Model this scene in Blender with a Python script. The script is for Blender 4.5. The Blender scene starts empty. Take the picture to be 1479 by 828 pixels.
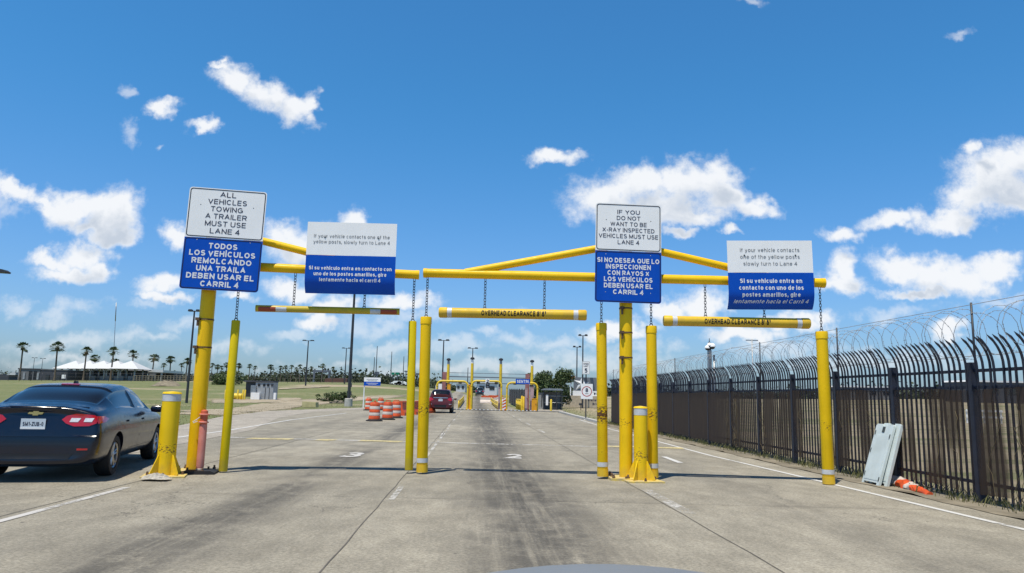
import bpy, bmesh, math, random
from mathutils import Vector, Matrix
from mathutils.bvhtree import BVHTree
random.seed(7)
R = math.radians
scene = bpy.context.scene
COL = scene.collection

# ------------------------------------------------------------------ camera
F, CX, CY, HC = 1050.0, 739.5, 414.0, 1.35            # focal length in photo pixels, centre, eye height
PITCH, ROLL = math.atan(158 / 1050), R(1.3)
fw = Vector((0, math.cos(PITCH), math.sin(PITCH)))
up0 = Vector((0, -math.sin(PITCH), math.cos(PITCH)))
rt0 = Vector((1, 0, 0))
rt = rt0 * math.cos(ROLL) + up0 * math.sin(ROLL)
up = up0 * math.cos(ROLL) - rt0 * math.sin(ROLL)
cd = bpy.data.cameras.new('camera'); cam = bpy.data.objects.new('camera', cd); COL.objects.link(cam)
cam.matrix_world = Matrix(((rt.x, up.x, -fw.x, 0), (rt.y, up.y, -fw.y, 0), (rt.z, up.z, -fw.z, HC), (0, 0, 0, 1)))
cd.sensor_width = 36; cd.lens = 36 * F / 1479; cd.clip_end = 6000; cd.clip_start = 0.05
scene.camera = cam

def ray(px, py):
    return rt * ((px - CX) / F) - up * ((py - CY) / F) + fw
def V(px, py, Y):                                      # the point at depth Y seen at a photo pixel
    d = ray(px, py); t = Y / d.y
    return Vector((d.x * t, Y, HC + d.z * t))
def G(px, py, z=0.0):                                  # the point on the level ground
    d = ray(px, py); t = (z - HC) / d.z
    return Vector((d.x * t, d.y * t, z))

# ------------------------------------------------------------------ sun, sky with clouds, exposure
SUN_POS = Vector((-0.60, -0.98, 3.45)).normalized()
sl = bpy.data.lights.new('sun', 'SUN'); sl.energy = 5.0; sl.angle = R(0.53); sl.color = (1.0, 0.925, 0.80)
so = bpy.data.objects.new('sun', sl); COL.objects.link(so)
so.rotation_euler = SUN_POS.to_track_quat('Z', 'Y').to_euler(); so.location = (0, -20, 60)
scene.view_settings.view_transform = 'Standard'; scene.view_settings.look = 'None'
scene.view_settings.exposure = 0.0; scene.view_settings.gamma = 1.0
scene.view_settings.use_curve_mapping = False
scene.render.resolution_x = 1024; scene.render.resolution_y = 573
scene.cycles.max_bounces = 6; scene.cycles.transparent_max_bounces = 12

class N:                                               # short-hand for building node trees
    def __init__(s, tree): s.t = tree
    def node(s, typ, **kw):
        n = s.t.nodes.new(typ)
        for k, v in kw.items(): setattr(n, k, v)
        return n
    def put(s, sock, v):
        if isinstance(v, bpy.types.NodeSocket): s.t.links.new(v, sock)
        elif v is not None: sock.default_value = v
    def math(s, op, a, b=None, c=None, clamp=False):
        n = s.node('ShaderNodeMath', operation=op, use_clamp=clamp)
        s.put(n.inputs[0], a); s.put(n.inputs[1], b)
        if c is not None: s.put(n.inputs[2], c)
        return n.outputs[0]
    def vmath(s, op, a, b=None, scale=None):
        n = s.node('ShaderNodeVectorMath', operation=op)
        s.put(n.inputs[0], a); s.put(n.inputs[1], b)
        if scale is not None: s.put(n.inputs['Scale'], scale)
        return n.outputs['Value'] if op in ('LENGTH', 'DOT_PRODUCT') else n.outputs[0]
    def noise(s, vec, scale, detail=4, rough=0.55, color=False):
        n = s.node('ShaderNodeTexNoise'); s.put(n.inputs['Vector'], vec)
        n.inputs['Scale'].default_value = scale; n.inputs['Detail'].default_value = detail
        n.inputs['Roughness'].default_value = rough
        return n.outputs['Color' if color else 'Fac']
    def voronoi(s, vec, scale):
        n = s.node('ShaderNodeTexVoronoi'); s.put(n.inputs['Vector'], vec); n.inputs['Scale'].default_value = scale
        return n.outputs['Distance']
    def rng(s, v, a, b, c=0.0, d=1.0, smooth=True):
        n = s.node('ShaderNodeMapRange', interpolation_type='SMOOTHSTEP' if smooth else 'LINEAR')
        s.put(n.inputs[0], v)
        for i, q in enumerate((a, b, c, d)): s.put(n.inputs[i + 1], q)
        return n.outputs[0]
    def mix(s, fac, a, b, mode='MIX'):
        n = s.node('ShaderNodeMix', data_type='RGBA', blend_type=mode)
        s.put(n.inputs['Factor'], fac)
        for k, v in ((6, a), (7, b)):
            s.put(n.inputs[k], (v[0], v[1], v[2], 1) if isinstance(v, tuple) else v)
        return n.outputs[2]
    def sep(s, v):
        n = s.node('ShaderNodeSeparateXYZ'); s.put(n.inputs[0], v); return n.outputs
    def comb(s, x, y, z=0.0):
        n = s.node('ShaderNodeCombineXYZ')
        for i, q in enumerate((x, y, z)): s.put(n.inputs[i], q)
        return n.outputs[0]
    def stretch(s, v, sc):
        n = s.node('ShaderNodeMapping'); s.put(n.inputs[0], v); n.inputs['Scale'].default_value = sc
        return n.outputs[0]

# each cloud bank: centre, half sizes (photo pixels, taken into directions of the sky), tilt
CLOUDS = [(345,118,40,19,18),(385,138,42,22,28),(425,160,34,20,30),(448,158,13,22,0),(318,99,16,6,12),
 (236,155,24,13,0),(296,181,25,10,4),(22,276,42,17,20),(60,290,14,9,0),
 (118,296,60,20,0),(160,310,46,38,0),(92,305,40,26,20),(165,340,40,16,0),(140,328,40,14,0),(70,300,22,14,0),
 (118,372,42,20,-5),(75,378,40,11,0),(98,396,55,13,0),(140,388,22,14,0),
 (254,336,21,17,10),(238,408,38,14,-12),(236,428,38,9,0),(400,336,20,22,0),(425,352,42,26,10),(470,352,52,30,0),(507,322,17,20,0),
 (478,440,34,15,-10),(456,466,26,12,0),(575,432,50,14,0),(420,415,40,16,0),(345,430,26,8,0),
 (800,232,36,12,-4),(880,283,62,30,-8),(925,262,48,24,0),(985,262,50,28,-8),(1030,262,46,30,0),(1050,285,44,24,0),(1090,300,38,14,8),
 (960,298,60,30,0),(1005,312,52,16,0),(985,337,20,8,0),(1056,334,13,8,0),
 (1432,262,56,48,-12),(1408,216,17,13,0),(1470,232,46,30,0),(1462,282,52,24,0),(1395,290,40,24,-15),(1372,318,48,17,-5),(1290,318,50,15,-12),(1218,340,30,12,8),
 (1300,386,38,18,5),(1345,396,52,24,0),(1395,404,52,22,-6),(1440,385,46,18,-8),(1330,420,60,9,0),
 (1222,388,26,24,0),(1212,408,34,16,0),(1010,436,40,22,-8),(965,452,34,15,0),(1372,478,26,15,-10),(1150,462,60,14,0),(890,480,50,14,0),(1075,480,60,14,0)]
FAINT = [(182,138,12,10,40),(190,190,14,16,30),(240,212,10,6,0),(1388,44,20,7,-22),(1085,3,24,7,0),(100,495,95,16,-6),(185,488,50,16,0),
 (745,490,46,13,0),(660,500,60,12,0),(560,505,60,10,0),(225,490,26,9,0),(120,520,120,10,0),(800,500,60,12,0),(600,455,70,16,0),(1250,520,200,18,0),(520,470,50,18,0),(700,528,320,10,0),(860,520,120,12,0),(20,440,30,14,0),(5,290,30,30,0),(330,505,60,12,-5),(420,480,36,10,0),(90,450,60,14,-8),(560,475,44,12,0),(760,455,30,9,0),(930,505,60,12,0),(1130,500,90,14,0),(1290,450,70,12,-5),(1440,430,50,10,0),(270,470,40,12,0),(700,478,28,8,0),(215,440,30,9,0)]
def build_world():
    w = bpy.data.worlds.new('World'); scene.world = w; w.use_nodes = True
    t = w.node_tree; t.nodes.clear(); n = N(t)
    sky = n.node('ShaderNodeTexSky', sky_type='NISHITA', sun_disc=False, sun_elevation=math.asin(SUN_POS.z),
                 sun_rotation=math.atan2(SUN_POS.x, SUN_POS.y) % (2 * math.pi), air_density=1.15, dust_density=0.9, ozone_density=3.0, altitude=0)
    def fieldgroup(name, ells):
        g = bpy.data.node_groups.new(name, 'ShaderNodeTree')
        g.interface.new_socket('uv', in_out='INPUT', socket_type='NodeSocketVector')
        g.interface.new_socket('d', in_out='OUTPUT', socket_type='NodeSocketFloat')
        m = N(g); gi = m.node('NodeGroupInput'); go = m.node('NodeGroupOutput'); cur = None
        for (px, py, rx, ry, rot) in ells:
            d = ray(px, py); d2 = ray(px + 1, py)
            s = Vector((d2.x / d2.y - d.x / d.y, d2.z / d2.y - d.z / d.y))
            k = s.length; a = math.atan2(s.y, s.x) - R(rot)
            ca, sa, lx, ly = math.cos(a), math.sin(a), d.x / d.y, d.z / d.y
            kx, ky = 1 / (rx * k * 1.08), 1 / (ry * k * 1.13)
            X = m.vmath('DOT_PRODUCT', gi.outputs[0], (ca * kx, sa * kx, -(ca * lx + sa * ly) * kx))
            Y = m.vmath('DOT_PRODUCT', gi.outputs[0], (-sa * ky, ca * ky, (sa * lx - ca * ly) * ky))
            L = m.math('MULTIPLY_ADD', X, X, m.math('MULTIPLY', Y, Y))
            cur = L if cur is None else m.math('SMOOTH_MIN', cur, L, 0.30)
        cur = m.math('SQRT', m.math('MAXIMUM', cur, 0.0))
        g.links.new(cur, go.inputs[0]); return g
    gA, gB = fieldgroup('clouds', CLOUDS), fieldgroup('wisps', FAINT)
    tc = n.node('ShaderNodeTexCoord'); x, y, z = n.sep(tc.outputs['Generated'])
    yy = n.math('MAXIMUM', y, 0.05)
    uv = n.comb(n.math('DIVIDE', x, yy), n.math('DIVIDE', z, yy))
    n1 = n.vmath('SCALE', n.vmath('SUBTRACT', n.noise(uv, 17, 3, color=True), (.5, .5, .5)), scale=0.055)
    n2 = n.vmath('SCALE', n.vmath('SUBTRACT', n.noise(uv, 60, 4, 0.6, color=True), (.5, .5, .5)), scale=0.020)
    wuv = n.vmath('ADD', n.vmath('MULTIPLY', n.vmath('ADD', n.vmath('ADD', uv, n1), n2), (1, 1, 0)), (0, 0, 1))
    fine = n.noise(uv, 34, 9, 0.64)
    def call(g, vec):
        q = n.node('ShaderNodeGroup'); q.node_tree = g; n.put(q.inputs[0], vec); return q.outputs[0]
    A = call(gA, wuv); As = call(gA, n.vmath('ADD', wuv, (-0.010, 0.030, 0)))
    puff = n.math('MULTIPLY', n.math('SUBTRACT', fine, 0.5), 1.45)
    dens = n.math('POWER', n.rng(n.math('ADD', A, puff), 0.38, 1.30, 1, 0), 1.15)
    B = call(gB, wuv)
    wis = n.math('MULTIPLY', n.rng(n.math('ADD', B, n.math('MULTIPLY', n.math('SUBTRACT', fine, .45), 2.3)), 0.1, 1.25, 1, 0), 0.46)
    front = n.rng(y, 0.05, 0.25)
    alpha = n.math('MULTIPLY', n.math('MAXIMUM', n.math('MULTIPLY', dens, 0.97), wis), front)
    thick = n.math('MULTIPLY', n.rng(n.math('ADD', As, n.math('MULTIPLY', puff, 0.7)), 0.10, 0.95, 1, 0), n.rng(A, 0.2, 1.05, 1, 0.05))  # cloud self-shading painted in: greyer where more cloud lies towards the sun
    S = 0.10
    cc = n.mix(thick, (0.93 / S, 0.95 / S, 0.98 / S), (0.58 / S, 0.645 / S, 0.74 / S))
    hs = n.node('ShaderNodeHueSaturation'); hs.inputs['Saturation'].default_value = 1.0; hs.inputs['Value'].default_value = 1.0
    t.links.new(sky.outputs[0], hs.inputs['Color'])
    tint = n.mix(1.0, hs.outputs[0], n.mix(n.rng(z, 0.52, 0.74), n.mix(n.rng(z, 0.0, 0.42), (0.74, 1.02, 1.50), (0.42, 1.11, 1.53)), (0.055, 0.19, 0.34)), 'MULTIPLY')  # unseen sky overhead darkened on purpose, to weaken ambient light in shadows
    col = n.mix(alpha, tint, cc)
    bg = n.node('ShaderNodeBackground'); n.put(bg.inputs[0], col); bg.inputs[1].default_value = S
    o = n.node('ShaderNodeOutputWorld'); t.links.new(bg.outputs[0], o.inputs[0])
build_world()
scene.world.cycles.sampling_method = "MANUAL"; scene.world.cycles.sample_map_resolution = 256

# ------------------------------------------------------------------ materials
MATS = {}
def mat(name, color, rough=0.6, metal=0.0, var=0.12, vscale=3.0, bump=0.0, bscale=60.0, coat=0.0, alt=None, spec=None, emit=None):
    m = bpy.data.materials.new(name); m.use_nodes = True; t = m.node_tree; n = N(t)
    b = t.nodes['Principled BSDF']
    tc = n.node('ShaderNodeTexCoord').outputs['Object']
    f = n.rng(n.noise(tc, vscale, 6, 0.62), 0.3, 0.72)
    lo = tuple(c * (1 - var) for c in color) if alt is None else alt
    hi = tuple(min(1, c * (1 + var * 0.5)) for c in color) if alt is None else color
    col = n.mix(f, lo, hi)
    n.put(b.inputs['Base Color'], col)
    n.put(b.inputs['Roughness'], n.rng(n.noise(tc, vscale * 4, 4), 0.2, 0.8, max(0.02, rough - 0.08), min(1, rough + 0.08)))
    b.inputs['Metallic'].default_value = metal
    if spec is not None: b.inputs['Specular IOR Level'].default_value = spec
    if coat: b.inputs['Coat Weight'].default_value = coat; b.inputs['Coat Roughness'].default_value = 0.04
    if bump:
        q = n.node('ShaderNodeBump'); q.inputs['Strength'].default_value = bump; q.inputs['Distance'].default_value = 0.01
        n.put(q.inputs['Height'], n.noise(tc, bscale, 4)); n.put(b.inputs['Normal'], q.outputs[0])
    if emit: b.inputs['Emission Color'].default_value = (*emit, 1); b.inputs['Emission Strength'].default_value = 1
    MATS[name] = m; return m

def painted_pipe(name, color, wear=(), dirt=0.35, rough=0.42):
    """yellow pipe paint with dirt, chips and, where vehicles scrape it, a rusty worn band (heights in metres)"""
    m = bpy.data.materials.new(name); m.use_nodes = True; t = m.node_tree; n = N(t)
    b = t.nodes['Principled BSDF']; tc = n.node('ShaderNodeTexCoord').outputs['Object']
    z = n.sep(tc)[2]
    big = n.rng(n.noise(tc, 2.2, 5), 0.3, 0.7)
    col = n.mix(big, tuple(c * 0.88 for c in color), color)
    streak = n.rng(n.noise(n.stretch(tc, (14, 14, 1.2)), 1.6, 5, 0.6), 0.56, 0.78)
    col = n.mix(n.math('MULTIPLY', streak, dirt), col, tuple(c * q for c, q in zip(color, (0.62, 0.55, 0.8))))
    chips = n.math('GREATER_THAN', n.noise(n.stretch(tc, (1, 1, 0.6)), 38, 5, 0.7), 0.715)
    col = n.mix(n.math('MULTIPLY', chips, 0.8), col, (0.10, 0.055, 0.03))
    for (zc, half, thr) in wear:
        band = n.rng(n.math('ABSOLUTE', n.math('SUBTRACT', z, zc)), 0.0, half, 1, 0)
        nz = n.noise(n.stretch(tc, (1, 1, 1.6)), 24, 6, 0.75)
        msk = n.math('GREATER_THAN', n.math('ADD', nz, n.math('MULTIPLY', band, 0.22)), thr)
        col = n.mix(msk, col, n.mix(n.noise(tc, 40, 3), (0.05, 0.03, 0.02), (0.22, 0.10, 0.04)))
    n.put(b.inputs['Base Color'], col); n.put(b.inputs['Roughness'], n.rng(n.noise(tc, 9, 4), .2, .8, rough - .1, rough + .14))
    b.inputs['Specular IOR Level'].default_value = 0.22
    grime = n.math('MULTIPLY', n.rng(n.math('ADD', z, n.math('MULTIPLY', n.noise(tc, 8, 4), .5)), 0.18, 0.55, 1, 0), .45)
    col = n.mix(grime, col, (0.34, 0.24, 0.10)); n.put(b.inputs['Base Color'], col)
    q = n.node('ShaderNodeBump'); q.inputs['Strength'].default_value = 0.12; q.inputs['Distance'].default_value = 0.01
    n.put(q.inputs['Height'], n.noise(tc, 30, 4)); n.put(b.inputs['Normal'], q.outputs[0])
    MATS[name] = m; return m

GOLD = (0.96, 0.615, 0.008)
M_gold = painted_pipe('golden_yellow_paint', GOLD, [(0.95, 0.35, 0.80)])
M_goldworn = painted_pipe('scraped_yellow_paint', GOLD, [(1.02, 0.10, 0.63), (1.02, 0.34, 0.69)])
M_goldmid = painted_pipe('chipped_yellow_paint', GOLD, [(1.05, 0.28, 0.745)])
M_beam = painted_pipe('beam_yellow_paint', (0.94, 0.575, 0.008), dirt=0.5)
M_lime = painted_pipe('lime_yellow_paint', (0.70, 0.54, 0.004), dirt=0.2)
M_boll = painted_pipe('bollard_yellow_paint', (0.95, 0.63, 0.012), [(0.42, 0.25, 0.76)])
M_white = mat('white_sign_paint', (0.93, 0.93, 0.92), 0.45, var=0.03, spec=0.3)
M_signblue = mat('blue_sign_paint', (0.0015, 0.080, 0.50), 0.42, var=0.08, vscale=2, spec=0.2)
M_ink = mat('dark_sign_ink', (0.02, 0.025, 0.06), 0.5)
M_inkgrey = mat('faded_sign_ink', (0.33, 0.34, 0.35), 0.6, var=0.6, vscale=14)
M_letterwhite = mat('white_letters', (0.82, 0.83, 0.84), 0.45, var=0.03)
M_frameblack = mat('black_sign_border', (0.012, 0.013, 0.02), 0.45)
M_reflect = mat('silver_reflective_tape', (0.62, 0.64, 0.66), 0.35, var=0.15, vscale=9)
M_redtape = mat('red_reflective_tape', (0.36, 0.06, 0.02), 0.4)
M_steel = mat('galvanised_steel', (0.36, 0.38, 0.40), 0.45, 0.75, var=0.25)
M_chain = mat('chain_steel', (0.12, 0.12, 0.13), 0.5, 0.8, var=0.4, vscale=20)
M_rust = mat('rusty_bolt', (0.16, 0.10, 0.06), 0.7, 0.4, var=0.4, vscale=30)
M_pink = mat('faded_pink_plastic', (0.62, 0.20, 0.155), 0.55, var=0.14, vscale=5, alt=(0.70, 0.29, 0.235))
M_pinktop = mat('orange_red_plastic', (0.60, 0.12, 0.055), 0.5)
M_rubber = mat('black_rubber', (0.018, 0.018, 0.02), 0.75, var=0.3)
M_orange = mat('orange_plastic', (0.70, 0.095, 0.018), 0.55, var=0.3)
M_orangew = mat('white_orange_plastic', (0.60, 0.52, 0.46), 0.5, var=0.12)
M_fence = mat('navy_fence_paint', (0.014, 0.019, 0.038), 0.6, var=0.35, vscale=5)
M_plastic = mat('white_plastic', (0.66, 0.74, 0.74), 0.42, var=0.1, vscale=2.2, alt=(0.52, 0.58, 0.56))
M_slot = mat('dark_slot', (0.05, 0.06, 0.06), 0.6)
M_trunk = mat('palm_trunk', (0.16, 0.125, 0.09), 0.9, var=0.35, vscale=6)
M_skirt = mat('dead_frond', (0.15, 0.115, 0.06), 0.9, var=0.4, vscale=4)
M_frond = mat('palm_frond', (0.065, 0.105, 0.035), 0.5, var=0.45, vscale=2.5)
M_leaf = mat('bush_leaf', (0.085, 0.125, 0.040), 0.6, var=0.55, vscale=1.2)
M_far = mat('far_foliage', (0.05, 0.07, 0.035), 0.8, var=0.5, vscale=0.25)
M_weed = mat('dry_weed', (0.20, 0.185, 0.075), 0.8, var=0.5, vscale=2.0, alt=(0.085, 0.10, 0.03))
M_grasst = mat('grass_blade', (0.15, 0.18, 0.07), 0.8, var=0.5, vscale=0.6, alt=(0.19, 0.165, 0.07))
M_dirt = mat('bare_dirt', (0.37, 0.315, 0.225), 0.95, var=0.3, vscale=0.35, bump=0.3, bscale=6)
def soft_edge(m):
    n = N(m.node_tree); b = m.node_tree.nodes['Principled BSDF']; P = n.node('ShaderNodeTexCoord').outputs['Object']
    e = n.node('ShaderNodeAttribute', attribute_name='edge').outputs['Fac']
    n.put(b.inputs['Alpha'], n.rng(n.math('ADD', e, n.math('MULTIPLY', n.math('SUBTRACT', n.noise(P, .35, 6, .7), .5), 1.3)), .22, .5))
soft_edge(M_dirt)
M_verge = mat('verge_soil', (0.235, 0.205, 0.15), 0.95, var=0.4, vscale=1.6, bump=0.6, bscale=14)
M_whitepaint = mat('worn_white_marking', (0.58, 0.58, 0.56), 0.7, var=0.3, vscale=7)
M_joint = mat('joint_sealant', (0.12, 0.11, 0.095), 0.8, var=0.3)
M_kerb = mat('kerb_concrete', (0.47, 0.455, 0.42), 0.85, var=0.18)
M_lamp = mat('dark_lamp_metal', (0.055, 0.058, 0.065), 0.5, 0.4)
M_greyb = mat('grey_building_wall', (0.165, 0.17, 0.18), 0.8, var=0.12, vscale=0.6)
M_darkb = mat('dark_building_wall', (0.055, 0.06, 0.075), 0.7, var=0.2, vscale=0.6)
M_canvas = mat('white_canvas', (0.60, 0.62, 0.64), 0.6, var=0.04)
M_beige = mat('beige_stone', (0.48, 0.41, 0.31), 0.85, var=0.2, vscale=3, bump=0.3, bscale=4)
M_starback = mat('grey_stone_panel', (0.17, 0.19, 0.22), 0.6, var=0.12)
M_starm = mat('silver_star_metal', (0.62, 0.64, 0.66), 0.5, 0.1)
M_red = mat('signal_red_paint', (0.50, 0.02, 0.025), 0.45)
M_redpillar = mat('faded_red_pillar', (0.34, 0.15, 0.15), 0.6, var=0.2)
M_pinkpanel = mat('pink_grey_panel', (0.48, 0.34, 0.36), 0.6, var=0.15)
M_cabinet = mat('orange_cabinet_paint', (0.80, 0.36, 0.01), 0.5)
M_gatedark = mat('dark_gate_sheet', (0.03, 0.033, 0.038), 0.6, var=0.25)
M_gen = mat('grey_generator_paint', (0.33, 0.35, 0.37), 0.55, var=0.15)
M_green = mat('green_sign_face', (0.0, 0.22, 0.12), 0.5)
M_greysign = mat('grey_sign_back', (0.12, 0.14, 0.18), 0.6)
M_brown = mat('brown_wall', (0.11, 0.055, 0.045), 0.8, var=0.2)
M_glass = mat('tinted_glass', (0.010, 0.013, 0.018), 0.04, var=0.1, spec=1.0)
M_carblue = mat('midnight_blue_car_paint', (0.005, 0.008, 0.021), 0.2, 0.0, var=0.05, coat=0.2)
M_carmaroon = mat('maroon_car_paint', (0.085, 0.003, 0.004), 0.45, 0.0, var=0.05, coat=0.25)
M_carblack = mat('black_car_paint', (0.010, 0.011, 0.013), 0.3, 0.1, var=0.05, coat=1.0)
M_carsilver = mat('bluish_silver_car_paint', (0.22, 0.24, 0.26), 0.55, 0.2, var=0.04)
M_trim = mat('black_trim', (0.010, 0.010, 0.012), 0.5)
M_lens = mat('red_lamp_lens', (0.46, 0.010, 0.012), 0.12, var=0.12, vscale=9, coat=0.8)
M_clear = mat('clear_lamp_lens', (0.72, 0.74, 0.78), 0.15, var=0.2, vscale=20)
M_chrome = mat('chrome', (0.75, 0.76, 0.78), 0.12, 1.0, var=0.05)
M_emblem = mat('gold_emblem', (0.80, 0.60, 0.22), 0.3, 0.4)
M_plate = mat('pale_plate', (0.60, 0.68, 0.74), 0.5, var=0.08)
M_tyre = mat('tyre_rubber', (0.017, 0.017, 0.018), 0.8, var=0.2)
M_rim = mat('alloy_rim', (0.42, 0.43, 0.45), 0.32, 0.8, var=0.1)
M_platewear = mat('chipped_base_plate', (0.72, 0.53, 0.10), 0.7, var=0.5, vscale=11, alt=(0.42, 0.37, 0.24))
M_cloth = mat('pale_rag', (0.46, 0.43, 0.37), 0.9, var=0.3, vscale=14)

def mat_concrete(name, base, warm, marks=True):
    m = bpy.data.materials.new(name); m.use_nodes = True; t = m.node_tree; n = N(t); b = t.nodes['Principled BSDF']
    P = n.node('ShaderNodeTexCoord').outputs['Object']; x, y, z = n.sep(P)
    u = n.math('MULTIPLY_ADD', y, 0.048, x)
    big = n.rng(n.noise(P, 0.22, 6, 0.6), 0.32, 0.7)
    col = n.mix(big, base, warm)
    mid = n.rng(n.noise(n.stretch(P, (1.6, 0.8, 1)), 1.1, 9, 0.74), 0.28, 0.75, 0.72, 1.20)
    col = n.mix(1.0, col, n.comb(mid, mid, mid), 'MULTIPLY')
    broom = n.noise(n.stretch(P, (5.0, 60.0, 1)), 1.0, 5, 0.8)
    bl = n.rng(broom, 0.3, 0.7, 0.93, 1.06)
    col = n.mix(1.0, col, n.comb(bl, bl, bl), 'MULTIPLY')
    grain = n.rng(n.noise(P, 30, 6, 0.85), 0.30, 0.70, 0.58, 1.36)
    col = n.mix(1.0, col, n.comb(grain, grain, grain), 'MULTIPLY')
    if marks:
        # tyre-worn lane middles: dark rubber and oil, streaked along the lane, broken up
        wob = n.math('MULTIPLY', n.math('SUBTRACT', n.noise(P, 0.5, 4), 0.5), 0.7)
        uu = n.math('ADD', u, wob)
        st = n.noise(n.comb(n.math('MULTIPLY', u, 3.2), n.math('MULTIPLY', y, 0.16)), 1.6, 7, 0.7)
        for (c, hw, amt) in ((0.66, 1.25, 1.0), (-2.62, 0.75, 0.85), (4.15, 0.7, 0.25), (-6.3, 0.7, 0.3)):
            prof = n.rng(n.math('ABSOLUTE', n.math('SUBTRACT', uu, c)), 0.05, hw, 1, 0)
            f = n.math('MULTIPLY', prof, n.rng(st, 0.18, 0.60), clamp=True)
            if c < -2 and c > -3: f = n.math('MULTIPLY', f, n.rng(n.noise(P, 0.36, 3), 0.30, 0.52))
            if c == 0.66: f = n.math('MULTIPLY', f, n.rng(n.noise(P, 0.33, 5), 0.25, 0.6, 0.8, 1.0))
            f = n.math('MULTIPLY', f, n.rng(n.math('ADD', n.noise(P, 2.2, 8, 0.8), n.math('MULTIPLY', n.math('SUBTRACT', n.noise(P, 34, 4, .8), .5), .55)), 0.34, 0.56, 0.48 if c > 0 else 0.30, 1.0))
            col = n.mix(n.math('MULTIPLY', f, amt), col, (0.078, 0.074, 0.068))
        slab = n.comb(n.math('FLOOR', n.math('MULTIPLY', n.math('ADD', u, 1.12), 1 / 3.65)), n.math('FLOOR', n.math('MULTIPLY', n.math('SUBTRACT', y, 3.9), 1 / 5.9)))
        wn = n.node('ShaderNodeTexWhiteNoise', noise_dimensions='2D'); n.put(wn.inputs['Vector'], slab)
        sl_ = n.rng(wn.outputs['Value'], 0, 1, 0.90, 1.08, False); col = n.mix(1.0, col, n.comb(sl_, sl_, n.math('MULTIPLY', sl_, 0.985)), 'MULTIPLY')
        vc = n.node('ShaderNodeTexVoronoi', feature='DISTANCE_TO_EDGE'); vc.inputs['Scale'].default_value = 0.17
        n.put(vc.inputs['Vector'], n.vmath('ADD', P, n.vmath('SCALE', n.noise(P, 1.3, 5, .7, color=True), scale=1.1)))
        cr = n.math('MULTIPLY', n.rng(vc.outputs['Distance'], 0.0004, 0.0022, 1, 0), n.rng(n.noise(P, 0.3, 2), .5, .56))
        col = n.mix(n.math('MULTIPLY', cr, 0.75), col, (0.07, 0.065, 0.058))
        # long narrow skid streaks
        sk = n.rng(n.noise(n.comb(n.math('MULTIPLY', u, 9), n.math('MULTIPLY', y, 0.25)), 1.0, 5, 0.6), 0.60, 0.80)
        col = n.mix(n.math('MULTIPLY', sk, 0.28), col, (0.11, 0.105, 0.10))
        # little dark spots
        vo = n.node('ShaderNodeTexVoronoi'); n.put(vo.inputs['Vector'], n.vmath('ADD', P, n.vmath('SCALE', n.noise(P, 6, 3, color=True), scale=0.25)))
        vo.inputs['Scale'].default_value = 1.5
        spot = n.rng(vo.outputs['Distance'], 0.02, 0.045, 1, 0)
        col = n.mix(n.math('MULTIPLY', spot, n.math('GREATER_THAN', n.sep(vo.outputs['Color'])[0], 0.55)), col, (0.035, 0.032, 0.03))
        ru = n.rng(n.noise(P, 0.75, 6, 0.65), 0.60, 0.78)
        col = n.mix(n.math('MULTIPLY', ru, 0.35), col, (0.40, 0.34, 0.25))
    n.put(b.inputs['Base Color'], col); b.inputs['Roughness'].default_value = 0.85
    b.inputs['Specular IOR Level'].default_value = 0.3
    q = n.node('ShaderNodeBump'); q.inputs['Strength'].default_value = 0.45; q.inputs['Distance'].default_value = 0.012
    n.put(q.inputs['Height'], n.math('ADD', n.math('MULTIPLY', broom, 0.8), n.noise(P, 70, 5, 0.8))); n.put(b.inputs['Normal'], q.outputs[0])
    return m
M_conc = mat_concrete('worn_concrete', (0.292, 0.272, 0.226), (0.352, 0.324, 0.264))
M_apron = mat_concrete('pale_concrete', (0.36, 0.33, 0.285), (0.41, 0.375, 0.32), False)

def mat_terrain():
    m = bpy.data.materials.new('field_ground'); m.use_nodes = True; t = m.node_tree; n = N(t); b = t.nodes['Principled BSDF']
    P = n.node('ShaderNodeTexCoord').outputs['Object']
    Q = n.stretch(P, (0.45, 1.0, 1.0))
    g = n.mix(n.rng(n.noise(Q, 0.06, 6, 0.6), .35, .65), (0.165, 0.195, 0.088), (0.225, 0.222, 0.118))
    g = n.mix(n.rng(n.noise(P, 0.9, 7, 0.7), .35, .68), g, (0.120, 0.160, 0.068))
    g = n.mix(n.math('MULTIPLY', n.rng(n.noise(P, 6, 5, 0.75), .4, .75), 0.6), g, (0.24, 0.215, 0.12))
    dirt = n.rng(n.math('ADD', n.noise(Q, 0.045, 5, 0.6), n.math('MULTIPLY', n.noise(P, 0.7, 5), 0.16)), 0.60, 0.72)
    x = n.sep(P)[0]; right = n.rng(x, 4.0, 9.0)
    d2 = n.rng(n.noise(n.stretch(P, (0.12, 0.5, 1)), 0.5, 6, 0.65), 0.36, 0.55)
    dm = n.math('MAXIMUM', dirt, n.math('MULTIPLY', d2, right))
    col = n.mix(dm, g, n.mix(n.noise(P, 1.4, 6, 0.7), (0.30, 0.25, 0.17), (0.43, 0.37, 0.27)))
    n.put(b.inputs['Base Color'], col); b.inputs['Roughness'].default_value = 0.95; b.inputs['Specular IOR Level'].default_value = 0.1
    q = n.node('ShaderNodeBump'); q.inputs['Strength'].default_value = 0.8; q.inputs['Distance'].default_value = 0.06
    n.put(q.inputs['Height'], n.noise(P, 5, 6, 0.75)); n.put(b.inputs['Normal'], q.outputs[0])
    return m
M_field = mat_terrain()
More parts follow.
